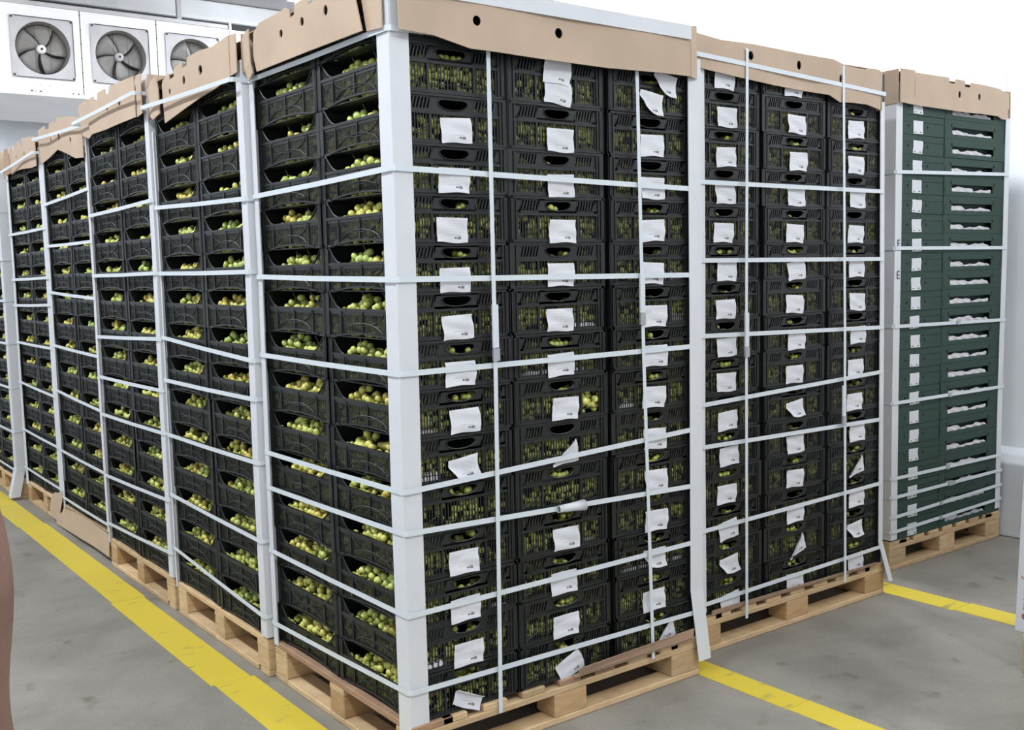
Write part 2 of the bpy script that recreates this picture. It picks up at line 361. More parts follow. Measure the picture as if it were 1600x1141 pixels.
    MB().tube([(X1+0.02, -0.01, 0.80), (X1+0.02, -0.02, 0.70), (X1+0.03, -0.02, 0.45), (X1+0.03, 0, 0.05)], 0.014, 8).build('pipe', M_['white'], t, True)
    for x in (X0+0.3, X1-0.3): MB().box(x-0.02, x+0.02, 0.4, 0.44, Z1, CEIL-3.03).build('hanger', M_['grime'], t)
evaporator()

# ------------------------------------------------------------------ crate
H = 0.1423; CW = 0.388; CD = 0.472; G0 = 0.144
def arc(cx, cz, rx, rz, a0, a1, n): return [(cx+rx*math.cos(a0+(a1-a0)*i/n), cz+rz*math.sin(a0+(a1-a0)*i/n)) for i in range(n+1)]
def crate_mesh(broken=False):
    mb = MB(); X0, X1, Y0, Y1 = -CW/2, CW/2, -CD/2, CD/2; z1 = H-0.0015
    # short faces (front carries the full detail, the back mirrors it)
    for sgn in (1, -1):
        def B(u0, u1, t0, t1, v0, v1):
            ya, yb = (Y0+t0, Y0+t1) if sgn > 0 else (Y1-t1, Y1-t0)
            mb.box(X0+u0, X0+u1, ya, yb, v0, v1)
        for u in (0.0, CW-0.030):
            B(u, u+0.030, 0.004, 0.016, 0, z1)
            for q in (0.001, 0.0125, 0.024): B(u+q, u+q+0.005, 0, 0.006, 0.004, z1-0.006)
        B(0, CW, 0.0, 0.010, z1-0.007, z1); B(0.02, CW-0.02, 0.005, 0.010, 0.129, z1-0.006)
        B(0.02, CW-0.02, 0.002, 0.010, 0.083, 0.091); B(0.02, CW-0.02, 0.005, 0.010, 0.091, 0.098)
        B(0.0, CW, 0.001, 0.010, 0.0, 0.008); B(0.02, CW-0.02, 0.005, 0.010, 0.008, 0.013)
        for u0, u1 in ((0.030, 0.046), (0.116, 0.142), (0.246, 0.272), (0.342, 0.358)): B(u0, u1, 0.005, 0.010, 0.085, z1-0.004)
        # slanted slots beside the handle
        for g0, g1 in ((0.046, 0.116), (0.272, 0.342)):
            nb = 6
            for i in range(nb+1):
                u = g0 + (g1-g0)*i/nb; sl = 0.005; wd = 0.0026
                ya, yb = (Y0+0.005, Y0+0.010) if sgn > 0 else (Y1-0.010, Y1-0.005)
                mb.hexa([(X0+u-wd-sl,ya,0.096),(X0+u+wd-sl,ya,0.096),(X0+u+wd-sl,yb,0.096),(X0+u-wd-sl,yb,0.096),
                         (X0+u-wd+sl,ya,0.131),(X0+u+wd+sl,ya,0.131),(X0+u+wd+sl,yb,0.131),(X0+u-wd+sl,yb,0.131)])
        # kidney handle: plate built from thin columns above and below the hole, with a rim
        h0, h1 = 0.142, 0.246; nn = 26
        def hole(u):
            s = (u-h0)/(h1-h0)*2-1
            if abs(s) >= 1: return None
            e = math.sqrt(max(0, 1-abs(s)**3.2))
            c0 = 0.1125 + 0.005*s*s
            return c0-0.0155*e, c0+0.0145*e
        for i in range(nn):
            a = h0+(h1-h0)*i/nn; b = h0+(h1-h0)*(i+1)/nn; hh = hole((a+b)/2)
            if not hh: B(a, b, 0.005, 0.010, 0.090, 0.131); continue
            B(a, b, 0.005, 0.010, 0.090, hh[0]); B(a, b, 0.005, 0.010, hh[1], 0.131)
        rim = [hole(h0+(h1-h0)*(i+0.02)/nn)[0] if i < 1 else hole(min(h0+(h1-h0)*i/nn, h1-0.0002))[0] for i in range(nn+1)]
        up = [hole(h0+(h1-h0)*(i+0.02)/nn)[1] if i < 1 else hole(min(h0+(h1-h0)*i/nn, h1-0.0002))[1] for i in range(nn+1)]
        yy = Y0+0.004 if sgn > 0 else Y1-0.004
        pts = [(X0+h0+(h1-h0)*i/nn, yy, rim[i]) for i in range(nn+1)] + [(X0+h0+(h1-h0)*i/nn, yy, up[i]) for i in reversed(range(nn+1))]
        mb.tube(pts, 0.0022, 5, True)
        # body slots
        for u0, u1, nb in ((0.034, 0.112, 8), (0.118, 0.270, 14), (0.276, 0.354, 8)):
            if broken and sgn > 0 and u0 > 0.2: continue
            for i in range(nb+1):
                u = u0+(u1-u0)*i/nb; B(u-0.0019, u+0.0019, 0.006, 0.008, 0.012, 0.084)
        B(0.110, 0.118, 0.002, 0.010, 0.008, 0.084); B(0.270, 0.278, 0.002, 0.010, 0.008, 0.084); B(0.028, 0.036, 0.004, 0.010, 0.008, 0.084); B(0.352, 0.360, 0.004, 0.010, 0.008, 0.084)
        if sgn < 0: B(0.02, CW-0.02, 0.0095, 0.0115, 0.004, z1-0.002)
        yy = Y0+0.005 if sgn > 0 else Y1-0.005
        
        if not (broken and sgn > 0): mb.tube([(X0+0.278, yy, 0.052), (X0+0.355, yy, 0.016)], 0.0014, 5)
        mb.tube([(X0+0.034, yy, 0.016), (X0+0.110, yy, 0.052)], 0.0014, 5)
        B(0.034, 0.356, 0.006, 0.009, 0.026, 0.0285)
    # long faces with the wide finger cut-out
    lip = 0.092
    def top(u):
        e = min(u, CD-u)
        if e < 0.024: return z1
        if e < 0.098:
            s = (e-0.024)/0.074
            return lip + (z1-lip)*(1-math.sin(s*math.pi/2)**1.15)
        return lip
    for sgn in (1, -1):
        def B(u0, u1, t0, t1, v0, v1):
            xa, xb = (X0+t0, X0+t1) if sgn > 0 else (X1-t1, X1-t0)
            mb.box(xa, xb, Y0+u0, Y0+u1, v0, v1)
        for u in (0.0, CD-0.022):
            B(u, u+0.022, 0.004, 0.014, 0, z1)
            for q in (0.0, 0.014): B(u+q, u+q+0.008, 0.0, 0.006, 0.004, z1-0.004)
        B(0, 0.06, 0.002, 0.012, 0, 0.008); B(CD-0.06, CD, 0.002, 0.012, 0, 0.008)
        B(0.018, CD-0.018, 0.001, 0.010, lip-0.009, lip); B(0.022, CD-0.022, 0.004, 0.009, lip-0.018, lip-0.008)
        bot = lambda u: 0.014*max(0.0, math.sin(math.pi*min(1, max(0, (u-0.05)/(CD-0.10)))))**0.8
        for i in range(24):
            a = 0.05+(CD-0.10)*i/24; b = 0.05+(CD-0.10)*(i+1)/24; za = bot((a+b)/2); B(a, b, 0.002, 0.011, za, za+0.006)
        if sgn > 0:
            for u in (0.098, 0.236, 0.374): B(u-0.003, u+0.003, 0.001, 0.010, bot(u)+0.004, lip-0.006)
            nb = 58
            for i in range(nb+1):
                u = 0.024+(CD-0.048)*i/nb; B(u-0.0013, u+0.0013, 0.005, 0.0066, bot(u)+0.004, top(u)-0.001)
            B(0.024, CD-0.024, 0.005, 0.0075, 0.044, 0.0465)
            xx = X0+0.0035
            L = [(xx, Y0+0.024+0.074*i/12, top(0.024+0.074*i/12)) for i in range(13)]
            mb.tube(L, 0.0026, 6); mb.tube([(x, Y0+Y1-y, z) for x, y, z in L], 0.0026, 6)
            U = [(xx, Y0+u, z) for u, z in arc(0.236, lip, 0.135, 0.052, math.pi, 2*math.pi, 18)]; mb.tube(U, 0.0022, 5)
            A = [(xx, Y0+u, z) for u, z in arc(0.236, 0.006, 0.128, 0.042, 0, math.pi, 18)]; mb.tube(A, 0.0022, 5)
        else:
            for i in range(20):
                a = 0.022+(CD-0.044)*i/20; b = 0.022+(CD-0.044)*(i+1)/20; B(a, b, 0.005, 0.008, 0.003, top((a+b)/2))
            B(0.02, CD-0.02, 0.008, 0.010, 0.003, z1)
    mb.box(X0+0.006, X1-0.006, Y0+0.006, Y1-0.006, 0.003, 0.006)
    return mb.mesh('fruit_crate', M_['crate'])
CRATE = crate_mesh(); CRATEB = crate_mesh(True)

def label_mesh(i, curl=0, w=0.108, h=0.072, mt='label', amp=0.003):
    r = random.Random(100+i); nx, nz = 12, 8; v = []; f = []; uvs = []
    a1, a2, p1 = r.uniform(0.5, 1)*amp, r.uniform(0.4, 1)*amp, r.uniform(0, 6); sk = r.uniform(-0.004, 0.004)
    for k in range(nz+1):
        for j in range(nx+1):
            s, t = j/nx, k/nz; x = (s-0.5)*w + sk*math.sin(t*5+p1)*(1 if s > 0.5 else 0.6); z = (t-0.5)*h + amp*0.6*math.sin(s*6+p1)*(1-t)
            y = -abs(a1*math.sin(t*7+p1) + a2*math.sin(s*4+t*3+p1*2))
            if curl == 1:      # top left corner folded forward
                d = (0.48-s)*0.9+(t-0.55)
                if d > 0: x += d*w*0.42; z -= d*h*0.62; y -= math.sin(min(d*3, 1.5))*0.014
            if curl == 2:      # upper edge rolled over
                d = t-0.6
                if d > 0: z -= d*h*0.9; y -= math.sin(d*7)*0.008
            if curl == 3:      # lower left corner lifted
                d = (0.4-s)+(0.35-t)
                if d > 0: x += d*w*0.25; z += d*h*0.22; y -= d*0.02
            v.append((x, y, z))
    for k in range(nz):
        for j in range(nx):
            a = k*(nx+1)+j; f.append((a, a+1, a+nx+2, a+nx+1))
    me = bpy.data.meshes.new('paper_label'); me.from_pydata(v, [], f); me.materials.append(M_[mt])
    ul = me.uv_layers.new(name='UVMap')
    for p in me.polygons:
        for li in p.loop_indices:
            vi = me.loops[li].vertex_index; ul.data[li].uv = ((vi % (nx+1))/nx, (vi//(nx+1))/nz)
    me.polygons.foreach_set('use_smooth', [True]*len(me.polygons))
    return me
LAB = [label_mesh(i) for i in range(8)]; LABC = {1: label_mesh(20, 1), 2: label_mesh(21, 2), 3: label_mesh(22, 3)}

ORD = ['bottom', 'second', 'third', 'fourth', 'fifth', 'sixth', 'seventh', 'eighth', 'ninth', 'tenth', 'eleventh', 'twelfth', 'thirteenth', 'fourteenth', 'fifteenth']
def up(k, n): return 'topmost' if k == n-1 else ('lowest' if k == 0 else ORD[k]+' from bottom')
ALLC = []   # (x, y, z, kind) of every crate, kind: f = front seen, l = left seen
def crate(x, y, k, n, where, group, kinds, jit=0.003, label=None, lean=0.0):
    z = G0 + k*H
    px = x + R0.uniform(-jit, jit) + lean*k*H; py = y + R0.uniform(-jit, jit)
    o = ob('fruit_crate', CRATE, None, (px, py, z), (0, 0, R0.uniform(-0.004, 0.004)))
    tag(o, 'black plastic grape crate, %s, %s' % (where, up(k, n)), 'crate', group)
    if label:
        for lb in label:
            dx, dz, rot, curl = lb
            me = LABC[curl] if curl else R0.choice(LAB)
            l = ob('paper_label', me, o, (dx, -CD/2-0.003, dz), (R0.uniform(-0.05, 0.02), rot, 0))
    ALLC.append((px, py, z, kinds, k))
    return o

# ------------------------------------------------------------------ grapes
def berry_mesh(name, mt, seg=14, rings=9):
    bm = bmesh.new(); bmesh.ops.create_uvsphere(bm, u_segments=seg, v_segments=rings, radius=1)
    for v in bm.verts: v.co.z *= 1.1
    me = bpy.data.meshes.new(name); bm.to_mesh(me); bm.free(); me.materials.append(mt)
    me.polygons.foreach_set('use_smooth', [True]*len(me.polygons)); return me
GK = ['grape', 'grapeY', 'grapeG', 'grapeA']; GN = {'grape': 'yellow-green', 'grapeY': 'yellow', 'grapeG': 'fresh green', 'grapeA': 'amber-tinged'}
BER = {k: berry_mesh('berry', M_[k]) for k in GK}
def clump(r, n):
    """berry centres (x depth, y along the crate, z up) of one bunch lying behind the lip"""
    pts = []
    tries = 0
    while len(pts) < n and tries < 900:
        tries += 1
        y = r.uniform(-0.066, 0.066); hmax = 0.040*(1-(abs(y)/0.080)**2)
        x = r.uniform(0, 0.055); z = r.uniform(0.0, max(0.004, hmax)) ; z *= 0.55+0.45*min(1, x/0.03)
        rad = r.uniform(0.0108, 0.0128)
        if all((x-a)**2+(y-b)**2+(z-c)**2 > (0.0185)**2 for a, b, c, _ in pts): pts.append((x, y, z, rad))
    return pts
FARB = []
for i in range(10):
    rr = random.Random(50+i); mb = MB(); base = BER['grape']; pts = clump(rr, rr.randint(11, 17))
    bv = [v.co.copy() for v in berry_mesh('b', M_['grape'], 8, 6).vertices]; bf = [tuple(p.vertices) for p in bpy.data.meshes['b' if 'b' in bpy.data.meshes else 'b.001'].polygons]
    for x, y, z, rad in pts:
        n0 = len(mb.v); mb.v += [(x+v.x*rad, y+v.y*rad, z+v.z*rad) for v in bv]; mb.f += [tuple(n0+q for q in f) for f in bf]
    d = {}
    for k in GK: d[k] = mb.mesh('grape_bunch', M_[k], True, False)
    FARB.append(d)
STEM = MB().tube([(0.03, 0, 0.0), (0.026, 0.004, 0.03), (0.022, 0.012, 0.046)], 0.0014, 5).mesh('stem', M_['stem'])
NB = 0
def bunch(x, y, z, where, near, key=None, group='grape bunches showing over the crate lips', flip=None):
    global NB; NB += 1
    k = key or R0.choices(GK, (5, 4, 2, 2))[0]; lab = '%s grape bunch, %s' % (GN[k], where)
    if near:
        e = empty('grape_bunch', (x, y, z), lab, 'grapes', group)
        for a, b, c_, rad in clump(R0, R0.randint(10, 16)):
            o = ob('berry', BER[k], e, (a, b, c_), (R0.uniform(0, 3), R0.uniform(0, 3), 0)); o.scale = (rad,)*3
        ob('stem', STEM, e, (0, R0.uniform(-0.03, 0.03), 0.008))
        if flip: e.rotation_euler = (0, 0, flip)
    else:
        o = ob('grape_bunch', R0.choice(FARB)[k], None, (x, y, z), (0, R0.uniform(-0.15, 0.15), R0.uniform(-0.15, 0.15)))
        tag(o, lab, 'grapes', group)
def bunches(cx, cy, z, where, near, one=False):
    x = cx-CW/2+0.026
    spots = [(0.072, 'left one'), (-0.072, 'right one')]
    for dy, nm in (spots[:1] if one else spots):
        bunch(x, cy+dy+R0.uniform(-0.02, 0.02), z+0.089+R0.uniform(-0.008, 0.006), where+', '+nm, near)

# ------------------------------------------------------------------ pallets
def pallet(x0, y0, wx, wy, label, faceblocks=True, m1='wood'):
    t = empty('wooden_pallet', (x0+wx/2, y0+wy/2, 0), label, 'pallet', 'wooden pallets under the loads')
    hx, hy = wx/2, wy/2
    r = random.Random(int(x0*100+y0*10)+5)
    def P(name, a, mt): bevel(MB().box(*a).build(name, M_[mt], t), 0.003, 1)
    for y, q in ((-hy, 0.078), (-0.05, 0.1), (hy-0.10, 0.1)): P('bottom_board', (-hx, hx, y, y+q, 0, 0.022), m1)
    for x in (-hx, hx-0.10): P('bottom_board', (x, x+0.10, -hy+0.10, -0.05, 0, 0.022), m1); P('bottom_board', (x, x+0.10, 0.05, hy-0.10, 0, 0.022), m1)
    for x in (-hx, -0.07, hx-0.14):
        for y in (-hy, -0.05, hy-0.10): P('block', (x+0.001, x+0.139, y+0.001, y+0.099, 0.022, 0.100), 'chip' if r.random() < 0.35 else m1)
    for y in (-hy, -0.05, hy-0.10): P('stringer_board', (-hx, hx, y, y+0.10, 0.100, 0.122), m1)
    nb = 9
    for i in range(nb):
        wd = 0.145 if i in (0, nb-1) else 0.09; x = -hx + (2*hx-0.0)*(i/(nb-1)) - (0 if i == 0 else (wd if i == nb-1 else wd/2))
        P('deck_board', (x, x+wd, -hy, hy, 0.122, 0.1435), 'wood2' if (i == 0 and 'nearest' in label) or r.random() < 0.2 else m1)
    return t

# ------------------------------------------------------------------ corner boards and straps
BT = 0.005
def corner_board(cx, cy, sx, sy, z0, z1, label, wx=0.062, wy=0.062, leanx=0, leany=0, kink=None, group='white corner boards', extra=None):
    """L-shaped board; the corner sits at (cx, cy); flanges run to +sx in x and +sy in y. kink = (z, dx, dy) bends the foot away."""
    st = [(z1, 0, 0), (z0+(z1-z0)*0.66, 0.002, 0), (z0+(z1-z0)*0.33, -0.002, 0.001), (z0, 0, 0)]
    if kink: st = [(z1, 0, 0), (z0+(z1-z0)*0.6, 0.003, 0), (kink[0], 0, 0), (z0, kink[1], kink[2])]
    mb = MB(); n0 = 0
    for z, dx, dy in st:
        x = cx+dx+leanx*(z-1.2); y = cy+dy+leany*(z-1.2)
        mb.v += [(x, y, z), (x+sx*wx, y, z), (x+sx*wx, y+sy*BT, z), (x+sx*BT, y+sy*BT, z), (x+sx*BT, y+sy*wy, z), (x, y+sy*wy, z)]
    for i in range(len(st)-1):
        for j in range(6):
            a = i*6+j; b = i*6+(j+1) % 6; mb.f.append((a, b, b+6, a+6))
    e = (len(st)-1)*6
    mb.f += [(0,1,2,3), (0,3,4,5), (e,e+1,e+2,e+3), (e,e+3,e+4,e+5)]
    o = mb.build('corner_board', M_['board']); bevel(o, 0.002, 2)
    return tag(o, label, 'corner board', group)
def ribbon(pts, nrm, w, th=0.0012):
    """flat strap along pts; nrm gives the outward direction at each point; w along the third direction"""
    mb = MB(); m = len(pts)
    for i, p in enumerate(pts):
        p = Vector(p); a = Vector(pts[max(0, i-1)]); b = Vector(pts[min(m-1, i+1)]); t = (b-a).normalized(); n_ = Vector(nrm[i]).normalized(); s = n_.cross(t).normalized()
        for k in ((-0.5, 0), (0.5, 0), (0.5, 1), (-0.5, 1)): mb.v.append(tuple(p + s*w*k[0] + n_*th*k[1]))
    for i in range(m-1):
        for j in range(4): mb.f.append((i*4+j, i*4+(j+1) % 4, i*4+4+(j+1) % 4, i*4+4+j))
    mb.f += [(0,1,2,3), ((m-1)*4+3, (m-1)*4+2, (m-1)*4+1, (m-1)*4)]
    return mb
SW = 0.0165
def hstrap(x0, x1, y0, y1, zfl, zl, zr, label, zbr=None, o=0.004, lean=0.0, zmid=None, oy=None):
    """strap around a load: far-left, near-left, near-right heights"""
    zbr = zbr if zbr is not None else (zfl+zr)/2
    oy = o if oy is None else oy; a, b, c_, d = x0-o, x1+o, y0-oy, y1+oy; g = 0.010
    L = lambda z: lean*(z-G0)
    mid = (zl+zr)/2 if zmid is None else zmid
    pts = [(a+L(zfl), d-g, zfl), (a+L(zl), (c_+d)/2, (zfl+zl)/2-0.002), (a+L(zl), c_+g, zl), (a+g+L(zl), c_, zl), ((a+b)/2+L(mid), c_, mid), (b-g+L(zr), c_, zr), (b+L(zr), c_+g, zr), (b+L(zr), d-g, zbr), (b-g+L(zbr), d, zbr), (a+g+L(zfl), d, zfl), (a+L(zfl), d-g, zfl)]
    nr = [(-1,0,0), (-1,0,0), (-1,-0.4,0), (-0.4,-1,0), (0,-1,0), (0.4,-1,0), (1,-0.4,0), (1,0.4,0), (0.4,1,0), (-0.4,1,0), (-1,0.4,0)]
    ob_ = ribbon(pts, nr, SW).build('strap', M_['strap'])
    return tag(ob_, label, 'strap', 'white straps around the loads')
def vstrap(x, y0, y1, z0, z1, label, dx=0.0, o=0.010, seal=None, bow=0.0):
    a, d = y0-o, y1+o
    pts = [(x+dx, a, z0), (x+dx*0.5+bow, a-0.002, (z0+z1)/2), (x, a, z1-0.01), (x, a+0.012, z1), (x, d-0.012, z1), (x, d, z1-0.01), (x, d, z0)]
    nr = [(0,-1,0), (0,-1,0), (0,-1,0.4), (0,-0.4,1), (0,0.4,1), (0,1,0.4), (0,1,0)]
    s = ribbon(pts, nr, 0.0145).build('vertical_strap', M_['strap'])
    tag(s, label, 'strap', 'white straps running up the loads')
    if seal:
        MB().box(x+dx*0.4+bow-0.010, x+dx*0.4+bow+0.011, a-0.007, a-0.001, seal-0.11, seal+0.02).build('strap_overlap', M_['strap'], s)
        MB().box(x+dx*0.4+bow-0.011, x+dx*0.4+bow+0.012, a-0.009, a-0.001, seal-0.150, seal-0.112).build('seal', M_['seal'], s)
    return s
def wob(pts, amp, seed, n=3):
    """subdivide an outline with a small irregularity"""
    r = random.Random(seed); out = []
    for i, (u, v) in enumerate(pts):
        u2, v2 = pts[(i+1) % len(pts)]; out.append((u, v)); L = math.hypot(u2-u, v2-v)
        if L > 0.15:
            for k in range(1, n): out.append((u+(u2-u)*k/n, v+(v2-v)*k/n+r.uniform(-amp, amp)))
    return out

# ================================================================== nearest pallet
STRAP_Y = {}
T = 'nearest pallet'
pallet(-0.01, 0.0, 1.215, 0.975, 'pine pallet under the nearest load of black grape crates')
def lab(n=14):
    return [(R0.uniform(-0.012, 0.012)+0.0, 0.036+R0.uniform(-0.004, 0.004), R0.uniform(-0.05, 0.05), 0)]
spec = {(0, 0): [(0.0, 0.040, 0.45, 2)], (0, 5): [(0.005, 0.036, -0.12, 3)], (0, 4): [], (0, 10): [(-0.016, 0.036, 0.02, 0)], (1, 13): [(0.0, 0.098, 0.08, 0), (0.002, 0.036, 0.1, 0)],
        (1, 5): [(0.004, 0.036, -0.1, 1)], (1, 4): [], (1, 0): [(0.012, 0.036, -0.4, 0)], (2, 13): [(0.06, 0.10, 0.16, 3), (-0.005, 0.034, 0.12, 3)],
        (2, 0): [(0.030, 0.052, -0.3, 1)], (2, 2): [(-0.005, 0.04, 0, 3)], (0, 13): []}
for k in range(15):
    for c in range(3):
        x = (0.197, 0.60, 1.008)[c]
        nm = ('front left column', 'front middle column', 'front right column')[c]
        lb = spec.get((c, k), lab()) if k < 14 else None
        crate(x+(0.006 if c == 0 else -0.008), 0.250, k, 15, T+', '+nm, 'black crates of the nearest pallet', 'fl' if c == 0 else 'f', label=lb)
    crate(0.203, 0.732, k, 15, T+', left face rear column', 'black crates of the nearest pallet', 'l')
    z = G0+k*H
    if k == 14: continue
    bunches(0.203, 0.250, z, '%s, corner column, %s' % (T, up(k, 15)), True)
    bunches(0.203, 0.732, z, '%s, rear column, %s' % (T, up(k, 15)), True)
bo_ = [o for o in COL.objects if o.get('label', '').startswith('black plastic grape crate, nearest pallet, front middle column, seventh')][0]
bo_.data = CRATEB; bo_['label'] = 'black grape crate with a broken slotted window, front middle column of nearest pallet'
bunch(bo_.location.x+0.118, 0.020, G0+6*H+0.032, 'bulging through the broken window of a front crate', True, 'grapeY', flip=math.pi/2)
def liner(cx, cy, k, u0, u1, h, nm, seed):
    r = random.Random(seed); mb = MB(); n = 16; y = cy-CD/2+0.0095
    top = [0.010+h*(0.4+0.6*r.random())*math.sin(math.pi*(0.12+0.76*i/n)) for i in range(n+1)]
    for i in range(n+1):
        x = cx-CW/2+u0+(u1-u0)*i/n; yy = y+0.0015*math.sin(i*1.7+seed)
        mb.v += [(x, yy, G0+k*H+0.009), (x, yy, G0+k*H+top[i]), (x, yy+0.0008, G0+k*H+top[i]), (x, yy+0.0008, G0+k*H+0.009)]
    for i in range(n):
        for q in range(4): mb.f.append((i*4+q, i*4+(q+1) % 4, i*4+4+(q+1) % 4, i*4+4+q))
    tag(mb.build('plastic_liner', M_['liner']), 'white plastic liner showing through slots, %s' % nm, 'liner', 'white liners inside crates')
LF, MF, RF = 'front left column', 'front middle column', 'front right column'
for cx, k, u0, u1, h, col in ((0.203, 5, 0.04, 0.12, 0.045, LF), (0.203, 6, 0.04, 0.11, 0.020, LF), (0.203, 1, 0.04, 0.12, 0.03, LF), (0.203, 2, 0.27, 0.35, 0.015, LF), (0.592, 7, 0.04, 0.30, 0.035, MF), (0.592, 8, 0.25, 0.35, 0.03, MF), (0.592, 3, 0.25, 0.34, 0.015, MF),
                                  (1.0, 6, 0.04, 0.12, 0.035, RF), (1.0, 8, 0.27, 0.35, 0.04, RF), (1.0, 9, 0.26, 0.35, 0.055, RF), (1.0, 2, 0.05, 0.34, 0.045, RF)):
    liner(cx, 0.250, k, u0, u1, h, '%s of nearest pallet, %s' % (col, up(k, 15)), int(cx*10)+k)
# boards
corner_board(-0.012, 0.006, 1, 1, 0.02, 2.36, 'tall white corner board on the near corner of the nearest pallet', 0.066, 0.068)
corner_board(-0.012, 0.975, 1, -1, 0.13, 2.21, 'narrow white corner board at the nearest pallet’s left rear corner'.replace('’s', ''), 0.05, 0.035)
corner_board(1.222, -0.004, -1, 1, 0.06, 2.19, 'white corner board between the two black front loads, foot bent outwards', 0.062, 0.05, kink=(0.32, 0.018, -0.022))
corner_board(1.222, 0.975, -1, -1, 0.15, 2.15, 'white corner board on the hidden rear corner of the nearest pallet')
PS = [(2.160, 2.157, 2.162), (1.760, 1.775, 1.748), (1.479, 1.463, 1.451), (1.201, 1.194, 1.201), (0.849, 0.851, 0.907), (0.721, 0.729, 0.701), (0.488, 0.484, 0.496), (0.216, 0.251, 0.236)]
SN = ['topmost', 'second from top', 'third from top', 'fourth from top', 'fifth from top', 'sixth from top', 'seventh from top', 'lowest']
for i, (a, b, c_) in enumerate(PS):
    s = hstrap(-0.012, 1.222, 0.004, 0.975, a, b, c_, 'horizontal white strap around the nearest load, %s' % SN[i])
    if i == 5:
        w_ = MB()
        w_.lathe([(0.009, -0.052), (0.0115, -0.055), (0.014, 0.0), (0.0185, 0.055), (0.016, 0.053), (0.009, 0.03)], (0, 0, 0), 'z', 14)
        q = w_.build('paper_wrap', M_['board'], s, True); q.rotation_euler = (0, math.pi/2+0.02, 0); q.location = (0.605, -0.008, 0.715)
        q['label'] = 'crumpled white paper sleeve'
vstrap(0.318, 0.004, 0.975, 0.107, 2.262, 'vertical white strap on the nearest load, left of two', dx=-0.012, seal=1.36, bow=0.004)
vstrap(0.915, 0.004, 0.975, 0.118, 2.285, 'vertical white strap on the nearest load, right of two', dx=0.052, seal=1.44, bow=-0.008)
# edge board on top of the cover
mb = MB().box(0.02, 1.145, -0.035, -0.030, 2.250, 2.296).box(0.02, 1.145, -0.030, 0.03, 2.291, 2.296)
for i, v in enumerate(mb.v): mb.v[i] = (v[0], v[1], v[2]+0.006*math.sin(v[0]*4))
tag(mb.build('edge_board', M_['board']), 'white board lying along the top front edge of the nearest load', 'edge board')

def cover(name_pts, label, panels, floorrect, z_in, side_pts=None):
    """cardboard tray lid: each panel = (name, outline, holes, fn)"""
    x0, x1, y0, y1 = floorrect
    e = empty('cardboard_cover', ((x0+x1)/2, (y0+y1)/2, z_in), label, 'cardboard cover', 'cardboard covers on top of the loads')
    off = Vector((-(x0+x1)/2, -(y0+y1)/2, -z_in))
    for nm, out, holes, fn, mt in panels:
        panel(out, holes, 0.004, (lambda u, v, t, fn=fn: tuple(Vector(fn(u, v, t))+off)), nm, M_[mt], e)
    return e
def notch(pts): return pts
